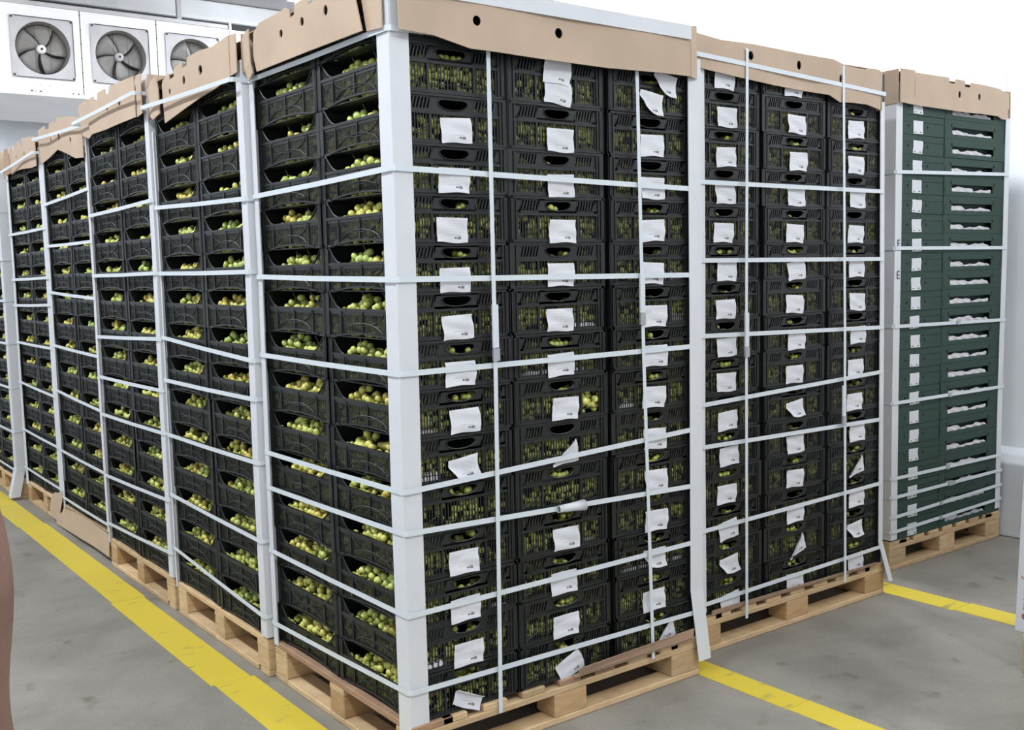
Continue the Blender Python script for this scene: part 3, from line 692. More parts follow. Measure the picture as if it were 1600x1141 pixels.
# outline of one side: notches in the top edge like banana-box lids
def lid_outline(u0, u1, vb, vt, notches, seed, sag=0.0, vb1=None, vt1=None, amp=0.004):
    vb1 = vb if vb1 is None else vb1; vt1 = vt if vt1 is None else vt1
    r = random.Random(seed); out = []
    nb = 7
    for i in range(nb): t = i/(nb-1); out.append((u0+(u1-u0)*t, vb+(vb1-vb)*t - sag*math.sin(math.pi*t) + r.uniform(-amp, amp)))
    top = [(u1, vt1)]
    T_ = lambda u: vt+(vt1-vt)*(u-u0)/(u1-u0)
    for un, wn in sorted(notches, reverse=True):
        top += [(un+wn/2, T_(un)), (un+wn/2-0.004, T_(un)-0.028), (un-wn/2+0.004, T_(un)-0.028), (un-wn/2, T_(un))]
    top.append((u0, vt))
    return out+top
XL = -0.034
def bend(u, a=0.0): return a
cover(None, 'brown cardboard cover with round holes on the nearest load', [
  ('left_flap', [(0.10, 2.163), (0.45, 2.168), (0.845, 2.170), (0.862, 2.225), (0.85, 2.298), (0.80, 2.322), (0.64, 2.326), (0.60, 2.330), (0.575, 2.318), (0.568, 2.292), (0.535, 2.296), (0.53, 2.325), (0.43, 2.328), (0.425, 2.302), (0.392, 2.304), (0.388, 2.33), (0.145, 2.335), (0.128, 2.26)],
     [disc(0.644, 2.258, 0.013), disc(0.48, 2.263, 0.014), disc(0.308, 2.261, 0.015)], lambda u, v, t: (XL-t-0.006*math.sin(u*7)-(v-2.16)*0.03, u, v), 'card'),
  ('corner_fold', [(0.02, 2.158), (0.105, 2.164), (0.13, 2.26), (0.145, 2.335), (0.02, 2.335)], [], lambda u, v, t: (XL+0.014-t, u, v), 'card'),
  ('end_fold', [(0.85, 2.165), (0.93, 2.150), (0.965, 2.20), (0.972, 2.30), (0.95, 2.318), (0.87, 2.315), (0.865, 2.2)], [], lambda u, v, t: (XL+0.008-t-(0.02 if u < 0.93 else 0), u, v), 'card'),
  ('front_flap', [(0.005, 2.150), (0.09, 2.146), (0.11, 2.146), (0.17, 2.134), (0.24, 2.120), (0.31, 2.120), (0.5, 2.118), (0.77, 2.116), (1.0, 2.122), (1.15, 2.124), (1.15, 2.275), (0.92, 2.285), (0.6, 2.282), (0.3, 2.285), (0.005, 2.285)],
     [disc(0.263, 2.201, 0.0145), disc(0.574, 2.202, 0.0155)], lambda u, v, t: (u, -0.020-t-0.008*math.sin(u*5)**2, v), 'card'),
  ('right_flap', [(0.0, 2.125), (0.95, 2.13), (0.95, 2.28), (0.0, 2.275)], [], lambda u, v, t: (1.19+t, u, v), 'card'),
  ('front_corner', [(0, 2.122), (0.05, 2.122), (0.05, 2.30), (0, 2.29)], [], lambda u, v, t: (1.152+u*0.9, -0.022-t+u*0.3, v), 'card'),
  ('back_flap', [(0.0, 2.14), (1.2, 2.14), (1.2, 2.29), (0.0, 2.29)], [], lambda u, v, t: (u, 0.985+t, v), 'card'),
  ('top_sheet', [(0.0, 0.0), (1.19, 0.0), (1.19, 0.98), (0.0, 0.98)], [], lambda u, v, t: (u-0.01, v, 2.284+t+0.035*max(0, 1-u/0.25)), 'card2')], (0, 1.2, 0, 0.97), 2.14)  # unseen top sheet, added so the holes show a dark inside
# slip sheet edges at the foot
mb = MB().hexa([(0.62,-0.012,0.150),(1.16,-0.014,0.150),(1.16,-0.010,0.150),(0.62,-0.008,0.150),(0.62,-0.024,0.176),(1.16,-0.018,0.186),(1.16,-0.014,0.186),(0.62,-0.020,0.176)])
mb.box(0.61, 1.165, -0.012, 0.10, 0.1437, 0.1452)
tag(mb.build('slip_sheet', M_['card2']), 'brown cardboard slip sheet curling up under the nearest load front', 'slip sheet')

# ================================================================== right-hand black pallet
T = 'right black pallet'; QX, QY = 1.352, 0.127
pallet(QX-0.03, QY-0.002, 1.21, 0.975, 'pine pallet under the right-hand load of black grape crates')
spec = {(0, 0): [(0.004, 0.03, -0.12, 0)], (1, 1): [(0.006, 0.036, -0.35, 1)], (1, 9): [(0, 0.03, -0.1, 0)], (2, 3): [(0.0, 0.036, -0.2, 1)], (2, 1): [(0.0, 0.036, -0.1, 3)], (0, 1): [(0.0, 0.034, -0.12, 3)], (0, 2): [(0.0, 0.034, -0.15, 0)], (2, 0): [(0.004, 0.036, -0.14, 0)], (0, 14): lab(), (1, 5): [(-0.004, 0.036, -0.12, 3)], (2, 14): []}
for k in range(15):
    for c in range(3):
        x = QX + (0.19, 0.60, 1.0)[c]-0.03
        crate(x, QY+0.243, k, 15, T+', '+('left column', 'middle column', 'right column')[c], 'black crates of the right-hand pallet', 'f', label=spec.get((c, k), lab()), lean=-0.008)
x0, x1 = QX-0.028, QX+1.148
corner_board(x0-0.006, QY-0.004, 1, 1, 0.16, 2.2, 'white corner board tucked behind the bent one, right black load', 0.060, 0.05)
corner_board(x1+0.004, QY-0.004, -1, 1, 0.06, 2.16, 'white corner board at the right black load’s right corner'.replace('’s', ''), 0.030, 0.05, leanx=-0.012, kink=(0.24, 0.035, -0.03))
QS = [(2.24, 2.188), (1.788, 1.782), (1.502, 1.494), (1.223, 1.198), (0.962, 1.004), (0.804, 0.794), (0.482, 0.509), (0.196, 0.221)]
for i, (a, b) in enumerate(QS):
    hstrap(x0-0.006, x1+(0.004 if i else -0.012), QY-0.004, QY+0.975, a, a, b, 'horizontal white strap around the right black load, %s' % SN[i], lean=-0.008, o=0.006 if i == 0 else 0.004, oy=0.020 if i == 0 else 0.004)
vstrap(1.585, QY, QY+0.975, 0.10, 2.290, 'vertical white strap on the right black load, left of two', dx=-0.004, seal=1.28, bow=-0.006, o=0.026)
vstrap(2.172, QY, QY+0.975, 0.12, 2.285, 'vertical white strap on the right black load, right of two', dx=0.040, o=0.026, seal=0.95)
yq = QY-0.014
cover(None, 'sagging brown cardboard cover on the right black load', [
  ('front_flap', [(1.315, 2.196), (1.40, 2.188), (1.56, 2.176), (1.75, 2.166), (1.92, 2.160), (2.02, 2.158), (2.09, 2.156), (2.16, 2.132), (2.24, 2.136), (2.34, 2.136), (2.44, 2.122), (2.45, 2.280), (2.40, 2.288), (2.345, 2.284), (2.33, 2.278), (2.20, 2.280), (2.10, 2.296), (1.92, 2.302), (1.63, 2.306), (1.45, 2.303), (1.315, 2.316)],
     [disc(1.612, 2.262, 0.016, 0.017), disc(1.905, 2.256, 0.0135, 0.018), disc(2.155, 2.224, 0.010, 0.018)],
     lambda u, v, t: (u, yq-t-0.004*math.sin(u*9)-0.01*math.exp(-((u-1.36)/0.07)**2)*0-(0.012*math.exp(-((u-2.12)/0.06)**2))*(v-2.13)/0.15, v), 'card'),
  ('left_flap', [(0.0, 2.196), (0.95, 2.20), (0.95, 2.30), (0.28, 2.315), (0.0, 2.318)], [], lambda u, v, t: (1.312-t, QY+u, v), 'card'),
  ('right_flap', [(0.0, 2.122), (0.95, 2.13), (0.95, 2.285), (0.0, 2.282)], [], lambda u, v, t: (2.452+t, QY+u-0.015, v), 'card'),
  ('folded_ridge', [(1.36, 2.315), (1.40, 2.352), (1.44, 2.375), (1.455, 2.392), (1.485, 2.394), (1.492, 2.386), (1.64, 2.384), (1.72, 2.33), (1.73, 2.30), (1.5, 2.296)], [], lambda u, v, t: (u, QY+0.28-t-(2.39-v)*0.8, v), 'card'),
  ('ridge_back', [(1.40, 2.30), (1.64, 2.385), (1.74, 2.30)], [], lambda u, v, t: (u+0.012, QY+0.28+t+(2.39-v)*0.6, v), 'card2'),
  ('back_flap', [(1.31, 2.20), (2.46, 2.15), (2.46, 2.27), (1.31, 2.30)], [], lambda u, v, t: (u, QY+0.96+t, v), 'card'),
  ('top_sheet', [(1.315, 0.0), (2.445, 0.0), (2.445, 0.97), (1.315, 0.97)], [], lambda u, v, t: (u, QY+v-0.01, 2.285+t), 'card2')], (1.3, 2.46, QY, QY+0.97), 2.20)  # top sheet added to keep the inside of the cover dark
mb = MB().hexa([(1.40,QY-0.008,0.146),(2.46,QY-0.010,0.146),(2.46,QY-0.006,0.146),(1.40,QY-0.004,0.146),(1.40,QY-0.014,0.166),(2.46,QY-0.016,0.158),(2.46,QY-0.012,0.158),(1.40,QY-0.010,0.166)])
mb.box(1.36, 2.48, QY-0.006, QY+0.10, 0.1437, 0.1452)
tag(mb.build('slip_sheet', M_['card2']), 'brown cardboard slip sheet edge under the right black load', 'slip sheet')

# ================================================================== left row of pallets
ROWS = [  # name, x shift, y0, straps (far, near), cover data
 ('second pallet of left row', -0.028, 0.995, [(2.196,2.164),(1.78,1.754),(1.501,1.497),(1.227,1.179),(1.042,1.039),(0.804,0.807),(0.539,0.517),(0.302,0.234)]),
 ('third pallet of left row', -0.030, 2.005, [(2.251,2.263),(1.799,1.814),(1.5,1.503),(1.192,1.218),(0.989,0.991),(0.797,0.802),(0.48,0.505),(0.228,0.266)]),
 ('fourth pallet of left row', 0.0, 3.045, [(2.292,2.252),(1.918,1.945),(1.68,1.676),(1.413,1.383),(1.102,1.082),(0.836,0.795),(0.479,0.467),(0.192,0.191)]),
 ('fifth pallet of left row', 0.0, 4.03, [(2.181,2.222),(1.783,1.787),(1.491,1.498),(1.322,1.337),(1.081,1.079),(0.817,0.791),(0.5,0.485),(0.24,0.231)]),
 ('sixth pallet of left row', -0.040, 5.09, [(1.95,1.943),(1.63,1.625),(1.35,1.353),(1.067,1.067),(0.768,0.768),(0.468,0.468),(0.21,0.203)])]
for i, (T, sx, y0, ss) in enumerate(ROWS):
    wy = 0.965 if i != 3 else 0.957
    pallet(sx, y0, 1.2, wy, 'pine pallet under the %s' % T.replace('pallet', 'load'))
    cds = (y0+0.236, y0+wy-0.240)
    for k in range(15):
        for c, yy in enumerate(cds):
            nm = ('near column', 'far column')[c]
            o = crate(sx+0.203, yy, k, 15, T+', '+nm, 'black crates of the left row', 'l')
            if k == 14: continue
            if i < 4: bunches(sx+0.203, yy, G0+k*H, '%s, %s, %s' % (T, nm, up(k, 15)), False)
            elif c == 0: bunches(sx+0.203, yy, G0+k*H, '%s, %s, %s' % (T, nm, up(k, 15)), False, True)
    xb = sx-0.005; 
    wide = i in (0, 1, 4)
    corner_board(xb, y0-0.008, 1, 1, 0.15 if i != 4 else 0.02, {0: 2.235, 1: 2.335, 2: 2.245, 3: 2.26, 4: 2.27}[i], 'white corner board on the near corner of the %s' % T, 0.062, 0.052 if i in (0, 1) else 0.075,
                 kink=(0.22, -0.05, -0.02) if i == 4 else None)
    corner_board(xb, y0+wy+0.004, 1, -1, 0.12, {0: 2.10, 1: 2.2, 2: 2.34, 3: 2.29, 4: 2.1}[i], 'white corner board on the far corner of the %s' % T, 0.05, {0: 0.012, 1: 0.010, 2: 0.03, 3: 0.055, 4: 0.05}[i])
    nn = ['topmost'] + ['%s from top' % q for q in ('second', 'third', 'fourth', 'fifth', 'sixth', 'seventh')] + ['lowest']
    if len(ss) == 7: nn = nn[:6] + ['lowest']
    for j, (zf, zn) in enumerate(ss):
        hstrap(sx-0.006, sx+1.21, y0-0.008, y0+wy+0.004, zf, zn, zn, 'horizontal white strap around the %s, %s' % (T.replace('pallet', 'load'), nn[j]), o=(0.040, 0.058, 0.044, 0.044)[i] if (j == 0 and i < 4) else 0.005, oy=0.004)
    # covers
    e = y0; f_ = y0+wy
    xl = sx-0.020
    if i == 0:
        pn = [('left_flap', [(1.04, 2.185), (1.15, 2.163), (1.30, 2.150), (1.50, 2.130), (1.745, 2.108), (1.755, 2.18), (1.76, 2.262), (1.745, 2.280), (1.66, 2.293), (1.655, 2.268), (1.60, 2.270), (1.592, 2.302), (1.50, 2.310), (1.495, 2.285), (1.44, 2.287), (1.432, 2.315), (1.30, 2.318), (1.18, 2.31), (1.04, 2.325)], [disc(1.66, 2.222, 0.012), disc(1.48, 2.238, 0.016, 0.017), disc(1.30, 2.247, 0.019, 0.018)], lambda u, v, t: (xl-t-0.008*math.sin((u-1.04)*5), u, v), 'card'),
              ('near_fold', [(0.985, 2.19), (1.04, 2.186), (1.04, 2.325), (0.985, 2.322)], [], lambda u, v, t: (xl+0.003-t, u, v), 'card'),
              ('front_flap', [(-0.03, 2.19), (1.2, 2.15), (1.2, 2.32), (-0.03, 2.322)], [], lambda u, v, t: (u, e-0.012-t, v), 'card'),
              ('end_fold', [(1.77, 2.150), (1.86, 2.135), (1.93, 2.16), (1.945, 2.27), (1.90, 2.30), (1.80, 2.305), (1.775, 2.25)], [], lambda u, v, t: (xl+0.004-t-(0.012 if u < 1.87 else 0), u, v), 'card')]
    elif i == 1:
        pn = [('left_flap', [(2.06, 2.172), (2.3, 2.170), (2.5, 2.168), (2.72, 2.175), (2.75, 2.19), (2.80, 2.27), (2.80, 2.34), (2.66, 2.345), (2.655, 2.318), (2.59, 2.318), (2.585, 2.348), (2.46, 2.350), (2.455, 2.322), (2.40, 2.322), (2.395, 2.350), (2.06, 2.345)], [disc(2.60, 2.265, 0.012), disc(2.44, 2.262, 0.015), disc(2.26, 2.262, 0.017)], lambda u, v, t: (xl-0.012-t-0.008*math.sin((u-2.05)*4), u, v), 'card'),
              ('end_fold', [(2.74, 2.185), (2.82, 2.165), (2.92, 2.19), (2.965, 2.27), (2.965, 2.345), (2.85, 2.352), (2.81, 2.34), (2.80, 2.27)], [], lambda u, v, t: (xl-0.004-t, u, v), 'card'),
              ('front_flap', [(-0.03, 2.18), (1.2, 2.18), (1.2, 2.345), (-0.03, 2.345)], [], lambda u, v, t: (u, e-0.012-t, v), 'card'),
              ('near_fold', [(1.99, 2.18), (2.06, 2.172), (2.06, 2.345), (1.99, 2.345)], [], lambda u, v, t: (xl-0.006-t, u, v), 'card')]
    elif i == 2:
        pn = [('left_flap', [(3.06, 2.10), (3.18, 2.108), (3.35, 2.150), (3.55, 2.190), (3.66, 2.182), (3.80, 2.168), (3.97, 2.150), (3.99, 2.25), (3.99, 2.345), (3.86, 2.355), (3.85, 2.33), (3.76, 2.33), (3.75, 2.352), (3.62, 2.352), (3.61, 2.335), (3.54, 2.335), (3.53, 2.36), (3.40, 2.345), (3.25, 2.33), (3.06, 2.30)], [disc(3.50, 2.255, 0.024, 0.02), disc(3.72, 2.26, 0.014), disc(3.25, 2.21, 0.014)], lambda u, v, t: (xl-t-0.01*math.sin((u-3.05)*6), u, v), 'card'),
              ('front_flap', [(-0.02, 2.12), (1.2, 2.12), (1.2, 2.31), (-0.02, 2.31)], [], lambda u, v, t: (u, e-0.004+t, v), 'card')]
    elif i == 3:
        pn = [('left_flap', [(4.06, 2.150), (4.15, 2.146), (4.4, 2.160), (4.6, 2.166), (4.76, 2.158), (4.80, 2.20), (4.80, 2.315), (4.66, 2.33), (4.65, 2.30), (4.56, 2.30), (4.55, 2.33), (4.44, 2.335), (4.43, 2.30), (4.36, 2.30), (4.35, 2.34), (4.06, 2.32)], [disc(4.55, 2.245, 0.014), disc(4.3, 2.24, 0.014)], lambda u, v, t: (xl-t-0.01*math.sin((u-4.05)*6), u, v), 'card'),
              ('end_fold', [(4.76, 2.17), (4.90, 2.16), (4.95, 2.22), (4.93, 2.33), (4.82, 2.33)], [], lambda u, v, t: (xl+0.005-t, u, v), 'card2')]
    else:
        pn = [('left_flap', [(5.08, 2.19), (5.6, 2.18), (6.04, 2.18), (6.04, 2.34), (5.5, 2.35), (5.08, 2.33)], [disc(5.5, 2.26, 0.015)], lambda u, v, t: (xl-t, u, v), 'card'),
              ('front_flap', [(-0.05, 2.19), (1.2, 2.18), (1.2, 2.33), (-0.05, 2.33)], [], lambda u, v, t: (u, e-0.012-t, v), 'card')]
    pn += [('top_sheet', [(sx, e), (sx+1.19, e), (sx+1.19, f_), (sx, f_)], [], lambda u, v, t: (u, v, 2.296+t+(0.02 if i in (1, 2) else 0)), 'card2'),  # unseen top, added to darken what shows through holes and notches
           ('right_flap', [(e, 2.15), (f_, 2.15), (f_, 2.31), (e, 2.31)], [], lambda u, v, t: (sx+1.2+t, u, v), 'card'),
           ('back_flap', [(sx-0.015, 2.15), (sx+1.2, 2.15), (sx+1.2, 2.315), (sx-0.015, 2.315)], [], lambda u, v, t: (u, f_+0.002+t, v), 'card')]  # back flap added to stop light coming through the notches
    cover(None, 'brown cardboard cover with notched rim on the %s' % T, pn, (sx, sx+1.2, e, f_), 2.14)
# cardboard sheet hanging over the fourth pallet's side
def sheet_fn(u, v, t): return (-0.014-t-0.012*(1-v/0.16)-0.003*math.sin(u*9), u, v)
tag(panel([(3.02, 0.03), (3.3, 0.026), (3.6, 0.022), (3.9, 0.012), (4.12, 0.006), (4.15, 0.05), (4.0, 0.10), (3.98, 0.125), (3.7, 0.150), (3.4, 0.150), (3.15, 0.146), (3.02, 0.142)], [], 0.003, sheet_fn, 'cardboard_sheet', M_['card']),
    'flat brown cardboard sheet hanging over the fourth pallet side', 'cardboard sheet')
tag(panel([(4.10, 0.025), (4.26, 0.03), (4.30, 0.07), (4.27, 0.15), (4.18, 0.19), (4.02, 0.21), (3.99, 0.20), (4.04, 0.11)], [], 0.003, lambda u, v, t: (-0.010-t-0.012*(1-v/0.2), u, v), 'cardboard_sheet', M_['card']),
    'folded brown cardboard piece at the foot of the fifth pallet', 'cardboard sheet')

# ================================================================== green carton pallet
GX, GY, GH = 2.845, 0.30, 0.0918
pallet(2.832, 0.298, 1.008, 1.2, 'pine pallet under the green cartons')
def carton_narrow():
    mb = MB(); w_, d, h = 0.398, 0.585, GH-0.001
    mb.box(-w_/2, w_/2, 0.003, d, 0, h)
    mb.box(-w_/2, w_/2, 0, 0.003, 0.0, 0.058); mb.box(-w_/2+0.0, -0.02, 0, 0.003, 0.0592, h); mb.box(-0.018, w_/2, 0.0, 0.003, 0.0605, h-0.002)
    return mb.mesh('green_carton', M_['green'])
def carton_wide():
    w_, d, h = 0.585, 0.395, GH-0.001
    bm = MB().box(-w_/2, w_/2, 0.035, d, 0, h).box(-w_/2, w_/2, 0.004, 0.036, 0, 0.012).box(-w_/2, w_/2, 0.004, 0.036, h-0.012, h).box(-w_/2, -w_/2+0.03, 0.004, 0.036, 0, h).box(w_/2-0.03, w_/2, 0.004, 0.036, 0, h)
    s0, s1, a, b = -0.224, 0.156, 0.021, 0.055
    n0 = len(bm.v)
    for x0_, x1_, z0_, z1_ in ((-w_/2, w_/2, 0, a), (-w_/2, w_/2, b, h), (-w_/2, s0, a, b), (s1, w_/2, a, b)): bm.box(x0_, x1_, 0, 0.005, z0_, z1_)
    bm.box(-w_/2+0.01, -w_/2+0.055, -0.0012, 0, 0.008, 0.052)
    return bm.mesh('green_carton', M_['green'])
GN_, GW = carton_narrow(), carton_wide()
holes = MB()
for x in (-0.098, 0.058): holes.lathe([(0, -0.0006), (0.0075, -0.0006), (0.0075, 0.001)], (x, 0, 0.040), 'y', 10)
HOLE = holes.mesh('vent_hole_shade', M_['holeshade'])  # flat dark discs on the face, painted as the shade of round holes
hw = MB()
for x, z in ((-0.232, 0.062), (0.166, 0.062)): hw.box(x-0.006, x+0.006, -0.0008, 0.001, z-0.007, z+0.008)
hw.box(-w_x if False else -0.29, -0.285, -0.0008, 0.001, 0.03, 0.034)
HOLEW = hw.mesh('vent_hole_shade', M_['holeshade'])  # dark patches painted on the face as shaded notches
HOLE.name = 'vent_hole_shade'
GL = [label_mesh(60+i, 0, 0.078, 0.060, 'glabel', 0.0004) for i in range(3)]
def liner_mesh(i):
    r = random.Random(300+i); nx, nz = 34, 4; v = []; f = []; p = [r.uniform(0, 6) for _ in range(4)]
    for k in range(nz+1):
        for j in range(nx+1):
            s = j/nx; top = 0.021+0.004*math.sin(s*9+p[0])+0.003*math.sin(s*23+p[1]) - (0.008 if s > 0.6+0.3*math.sin(p[2]) else 0)
            v.append((-0.216+0.362*s, 0.006+0.004*math.sin(s*30+k+p[2])+0.006*(k/nz)**2, 0.0205+top*k/nz))
    for k in range(nz):
        for j in range(nx):
            a = k*(nx+1)+j; f.append((a, a+1, a+nx+2, a+nx+1))
    me = bpy.data.meshes.new('paper_liner'); me.from_pydata(v, [], f); me.materials.append(M_['liner']); me.polygons.foreach_set('use_smooth', [True]*len(me.polygons)); return me
LIN = [liner_mesh(i) for i in range(6)]
for k in range(23):
    z = G0+k*GH; word = 'topmost' if k == 22 else ('lowest' if k == 0 else None)
    ords = ORD + ['sixteenth', 'seventeenth', 'eighteenth', 'nineteenth', 'twentieth', 'twenty-first', 'twenty-second']
    wd = word or ords[k]+' from bottom'
    lx = 0.002*(k-11)*-0.15
    o = ob('green_carton', GN_, None, (GX+0.200+R0.uniform(-0.002, 0.002), GY+R0.uniform(-0.002, 0.002), z)); tag(o, 'green carton with white square label, left stack of pallet, %s' % wd, 'carton', 'green cartons on the far right pallet')
    ob('paper_label', GL[k % 3], o, (-0.024+R0.uniform(-0.004, 0.004), -0.0012, 0.036), (0, R0.uniform(-0.03, 0.03), 0)); ob('vent_hole_shade', HOLE, o)
    o = ob('green_carton', GW, None, (GX+0.402+0.294+R0.uniform(-0.002, 0.002), GY+R0.uniform(-0.002, 0.002), z)); tag(o, 'green carton with wide slot, right stack of green pallet, %s' % wd, 'carton', 'green cartons on the far right pallet')
    ob('paper_liner', R0.choice(LIN), o); ob('vent_hole_shade', HOLEW, o)
gb = corner_board(GX-0.008, GY-0.006, 1, 1, 0.150, 2.30, 'white corner board with handwritten letters on the green carton load', 0.052, 0.14)
def text(s, size, parent, loc, rot, mt, name='handwritten_letters', th=0.0003):
    cu = bpy.data.curves.new(name, 'FONT'); cu.body = s; cu.size = size; cu.extrude = th; cu.materials.append(mt); cu.align_x = 'CENTER'
    tmp = bpy.data.objects.new('tmp', cu); COL.objects.link(tmp); cu.align_x = 'CENTER' if parent is gb else 'LEFT'
    bpy.context.view_layer.update()
    me = bpy.data.meshes.new_from_object(tmp.evaluated_get(bpy.context.evaluated_depsgraph_get())); me.name = name
    bpy.data.objects.remove(tmp); me.materials.clear(); me.materials.append(mt)
    return ob(name, me, parent, loc, rot)
for s, y, z in (('C', 0.10, 1.53), ('A', 0.10, 1.41)): text(s, 0.10, gb, (GX-0.0095, GY+y, z), (math.pi/2, 0, -math.pi/2), M_['ink'])
for s, z in (('F', 1.545), ('E', 1.40)): text(s, 0.055, gb, (GX+0.022, GY-0.0075, z), (math.pi/2, 0, 0), M_['ink'])
corner_board(GX+0.995, GY-0.006, -1, 1, 0.16, 2.26, 'white corner board at the green carton load, right corner by the wall', 0.045, 0.05, leanx=0.010)
for i, (a, b) in enumerate([(1.894,1.917),(1.543,1.54),(1.178,1.165),(0.815,0.813),(0.452,0.448),(0.36,0.366),(0.263,0.288),(0.192,0.212)]):
    st = hstrap(GX-0.008, GX+0.995, GY-0.006, GY+1.18, a, a, b, 'horizontal white strap around the green cartons, %s' % SN[i])
    if i > 1: MB().box(GX+(0.50, 0.5, 0.52, 0.46, 0.45, 0.47, 0.4, 0.4)[i], GX+(0.53, 0.53, 0.545, 0.485, 0.475, 0.53, 0.42, 0.42)[i], GY-0.018, GY-0.0135, (a+b)/2-0.010, (a+b)/2+0.010).build('seal', M_['seal'], st)
yg = GY-0.018
cover(None, 'brown cardboard cover with notches on the green carton load', [
  ('front_flap', [(2.90, 2.208), (3.0, 2.203), (3.2, 2.202), (3.4, 2.200), (3.55, 2.203), (3.70, 2.202), (3.72, 2.338), (3.56, 2.345), (3.435, 2.346), (3.433, 2.322), (3.385, 2.322), (3.383, 2.350), (3.30, 2.352), (3.298, 2.328), (3.245, 2.330), (3.243, 2.354), (2.90, 2.352)], [disc(3.338, 2.281, 0.012, 0.017), disc(3.517, 2.283, 0.011, 0.017)], lambda u, v, t: (u, yg-t, v), 'card'),
  ('near_fold', [(2.835, 2.208), (2.935, 2.203), (2.95, 2.36), (2.835, 2.358)], [], lambda u, v, t: (u, yg-0.006-t, v), 'card'),
  ('end_fold', [(3.70, 2.206), (3.74, 2.192), (3.79, 2.19), (3.80, 2.24), (3.815, 2.25), (3.81, 2.325), (3.72, 2.336)], [], lambda u, v, t: (u, yg+0.006-t, v), 'card'),
  ('tape_patch', [(2.958, 2.245), (2.996, 2.245), (2.996, 2.345), (2.958, 2.345)], [], lambda u, v, t: (u, yg-t*0.5-0.0015, v), 'card2') if False else ('seam_strip', [(2.958, 2.240), (2.990, 2.240), (2.990, 2.348), (2.958, 2.348)], [], lambda u, v, t: (u, yg-0.0052+t*0.2, v), 'card'),
  ('left_flap', [(0.0, 2.205), (0.45, 2.19), (1.18, 2.19), (1.18, 2.352), (0.45, 2.352), (0.0, 2.358)], [], lambda u, v, t: (2.835-t, yg+u, v), 'card'),
  ('back_flap', [(2.84, 2.20), (3.82, 2.20), (3.82, 2.345), (2.84, 2.35)], [], lambda u, v, t: (u, GY+1.185+t, v), 'card'),
  ('right_flap', [(0.0, 2.20), (1.18, 2.20), (1.18, 2.338), (0.0, 2.338)], [], lambda u, v, t: (3.82+t, yg+u, v), 'card'),
  ('top_sheet', [(2.84, 0.0), (3.82, 0.0), (3.82, 1.18), (2.84, 1.18)], [], lambda u, v, t: (u, GY-0.012+v, 2.345-0.016*(u-2.84)/0.98+t), 'card2')], (2.83, 3.82, GY, GY+1.18), 2.25)  # added top sheet closes off the brightness behind the notches

# ================================================================== load at the right edge
pallet(2.10, -1.925, 1.2, 1.2, 'pine pallet under the brown carton load at the right edge')
for k in range(7):
    for c in range(2):
        o = MB().box(0, 0.59, -0.585, 0, 0, 0.198).build('brown_carton', M_['card'])
        o.location = (2.108+0.0*k, -0.733-c*0.595-0.006*k, G0+k*0.20); bevel(o, 0.004)
        MB().box(0.24, 0.35, -0.585-0.0008, 0.0008, 0.199-0.001, 0.1985).build('tape', M_['card2'], o)
        tag(o, 'brown carton at the right edge, %s stack, %s' % (('rear', 'front')[c], up(k, 7)), 'carton', 'brown cartons at the right edge')
rb = corner_board(2.106, -0.730, 1, -1, 0.146, 1.62, 'printed white corner board on the carton load at the right edge', 0.05, 0.07, leany=-0.034)
for q in range(4):
    zz = 0.205+q*0.34; yy = -0.722-0.034*(zz+0.1-1.2)-0.052
    MB().lathe([(0.0, -0.0003), (0.012, -0.0003), (0.012, 0.0006)], (0, 0, 0), 'y', 14).build('printed_emblem', M_['inkr'], rb)
    em = [o for o in rb.children if o.name.startswith('printed_emblem')][-1]; em.rotation_euler = (0, 0, math.pi/2); em.location = (2.1054, yy+0.013, zz)
    rot = Matrix(((0, 0, -1), (0, 1, 0), (1, 0, 0))).to_euler()
    t1 = text('green', 0.042, rb, (2.1054, yy, zz+0.018), rot, M_['inkg'], 'printed_lettering')
    t2 = text('farm', 0.042, rb, (2.1054, yy, zz+0.018+0.116), rot, M_['inkr'], 'printed_lettering')

# ================================================================== loose grape filling (beyond the individual bunches)
pts = []; rad = []
rf_ = random.Random(11)
for x, y, z, kinds, k in ALLC:
    X0, Y0 = x-CW/2, y-CD/2
    def add(a, b, c_): pts.append((a, b, c_)); rad.append(rf_.uniform(0.0092, 0.0118))
    if 'f' in kinds:
        full = rf_.uniform(0.090, 0.114)
        nx = 17
        for row in range(6):
            zz = 0.017+row*0.0175
            for j in range(nx):
                xx = 0.026+j*(CW-0.052)/(nx-1)+rf_.uniform(-0.006, 0.006)
                lim = full + 0.014*math.sin(xx*19+k*2.1+y*9)
                if zz > lim: continue
                if rf_.random() < 0.24: continue
                add(X0+xx, Y0+0.0205+rf_.uniform(0, 0.010), z+zz+rf_.uniform(-0.005, 0.005))
                if row > 2 and rf_.random() < 0.7: add(X0+xx+0.008, Y0+0.046+rf_.uniform(0, 0.02), z+min(zz+0.005, lim)+rf_.uniform(-0.004, 0.004))
    if 'l' in kinds:
        ny = 21
        for row in range(4):
            zz = 0.017+row*0.0195
            for j in range(ny):
                if rf_.random() < 0.2: continue
                yy = 0.026+j*(CD-0.052)/(ny-1)+rf_.uniform(-0.006, 0.006)
                add(X0+0.0195+rf_.uniform(0, 0.008), Y0+yy, z+zz+rf_.uniform(-0.005, 0.005))
        for dep in range(3):
            for j in range(ny-4):
                if rf_.random() < 0.3: continue
                yy = 0.06+j*(CD-0.12)/(ny-5)+rf_.uniform(-0.006, 0.006)
                add(X0+0.040+dep*0.021+rf_.uniform(-0.004, 0.004), Y0+yy, z+0.083+dep*0.005+rf_.uniform(-0.007, 0.007))
me = bpy.data.meshes.new('loose_grapes'); me.from_pydata(pts, [], []); 
at = me.attributes.new('rad', 'FLOAT', 'POINT'); at.data.foreach_set('value', rad); me.materials.append(M_['fill'])
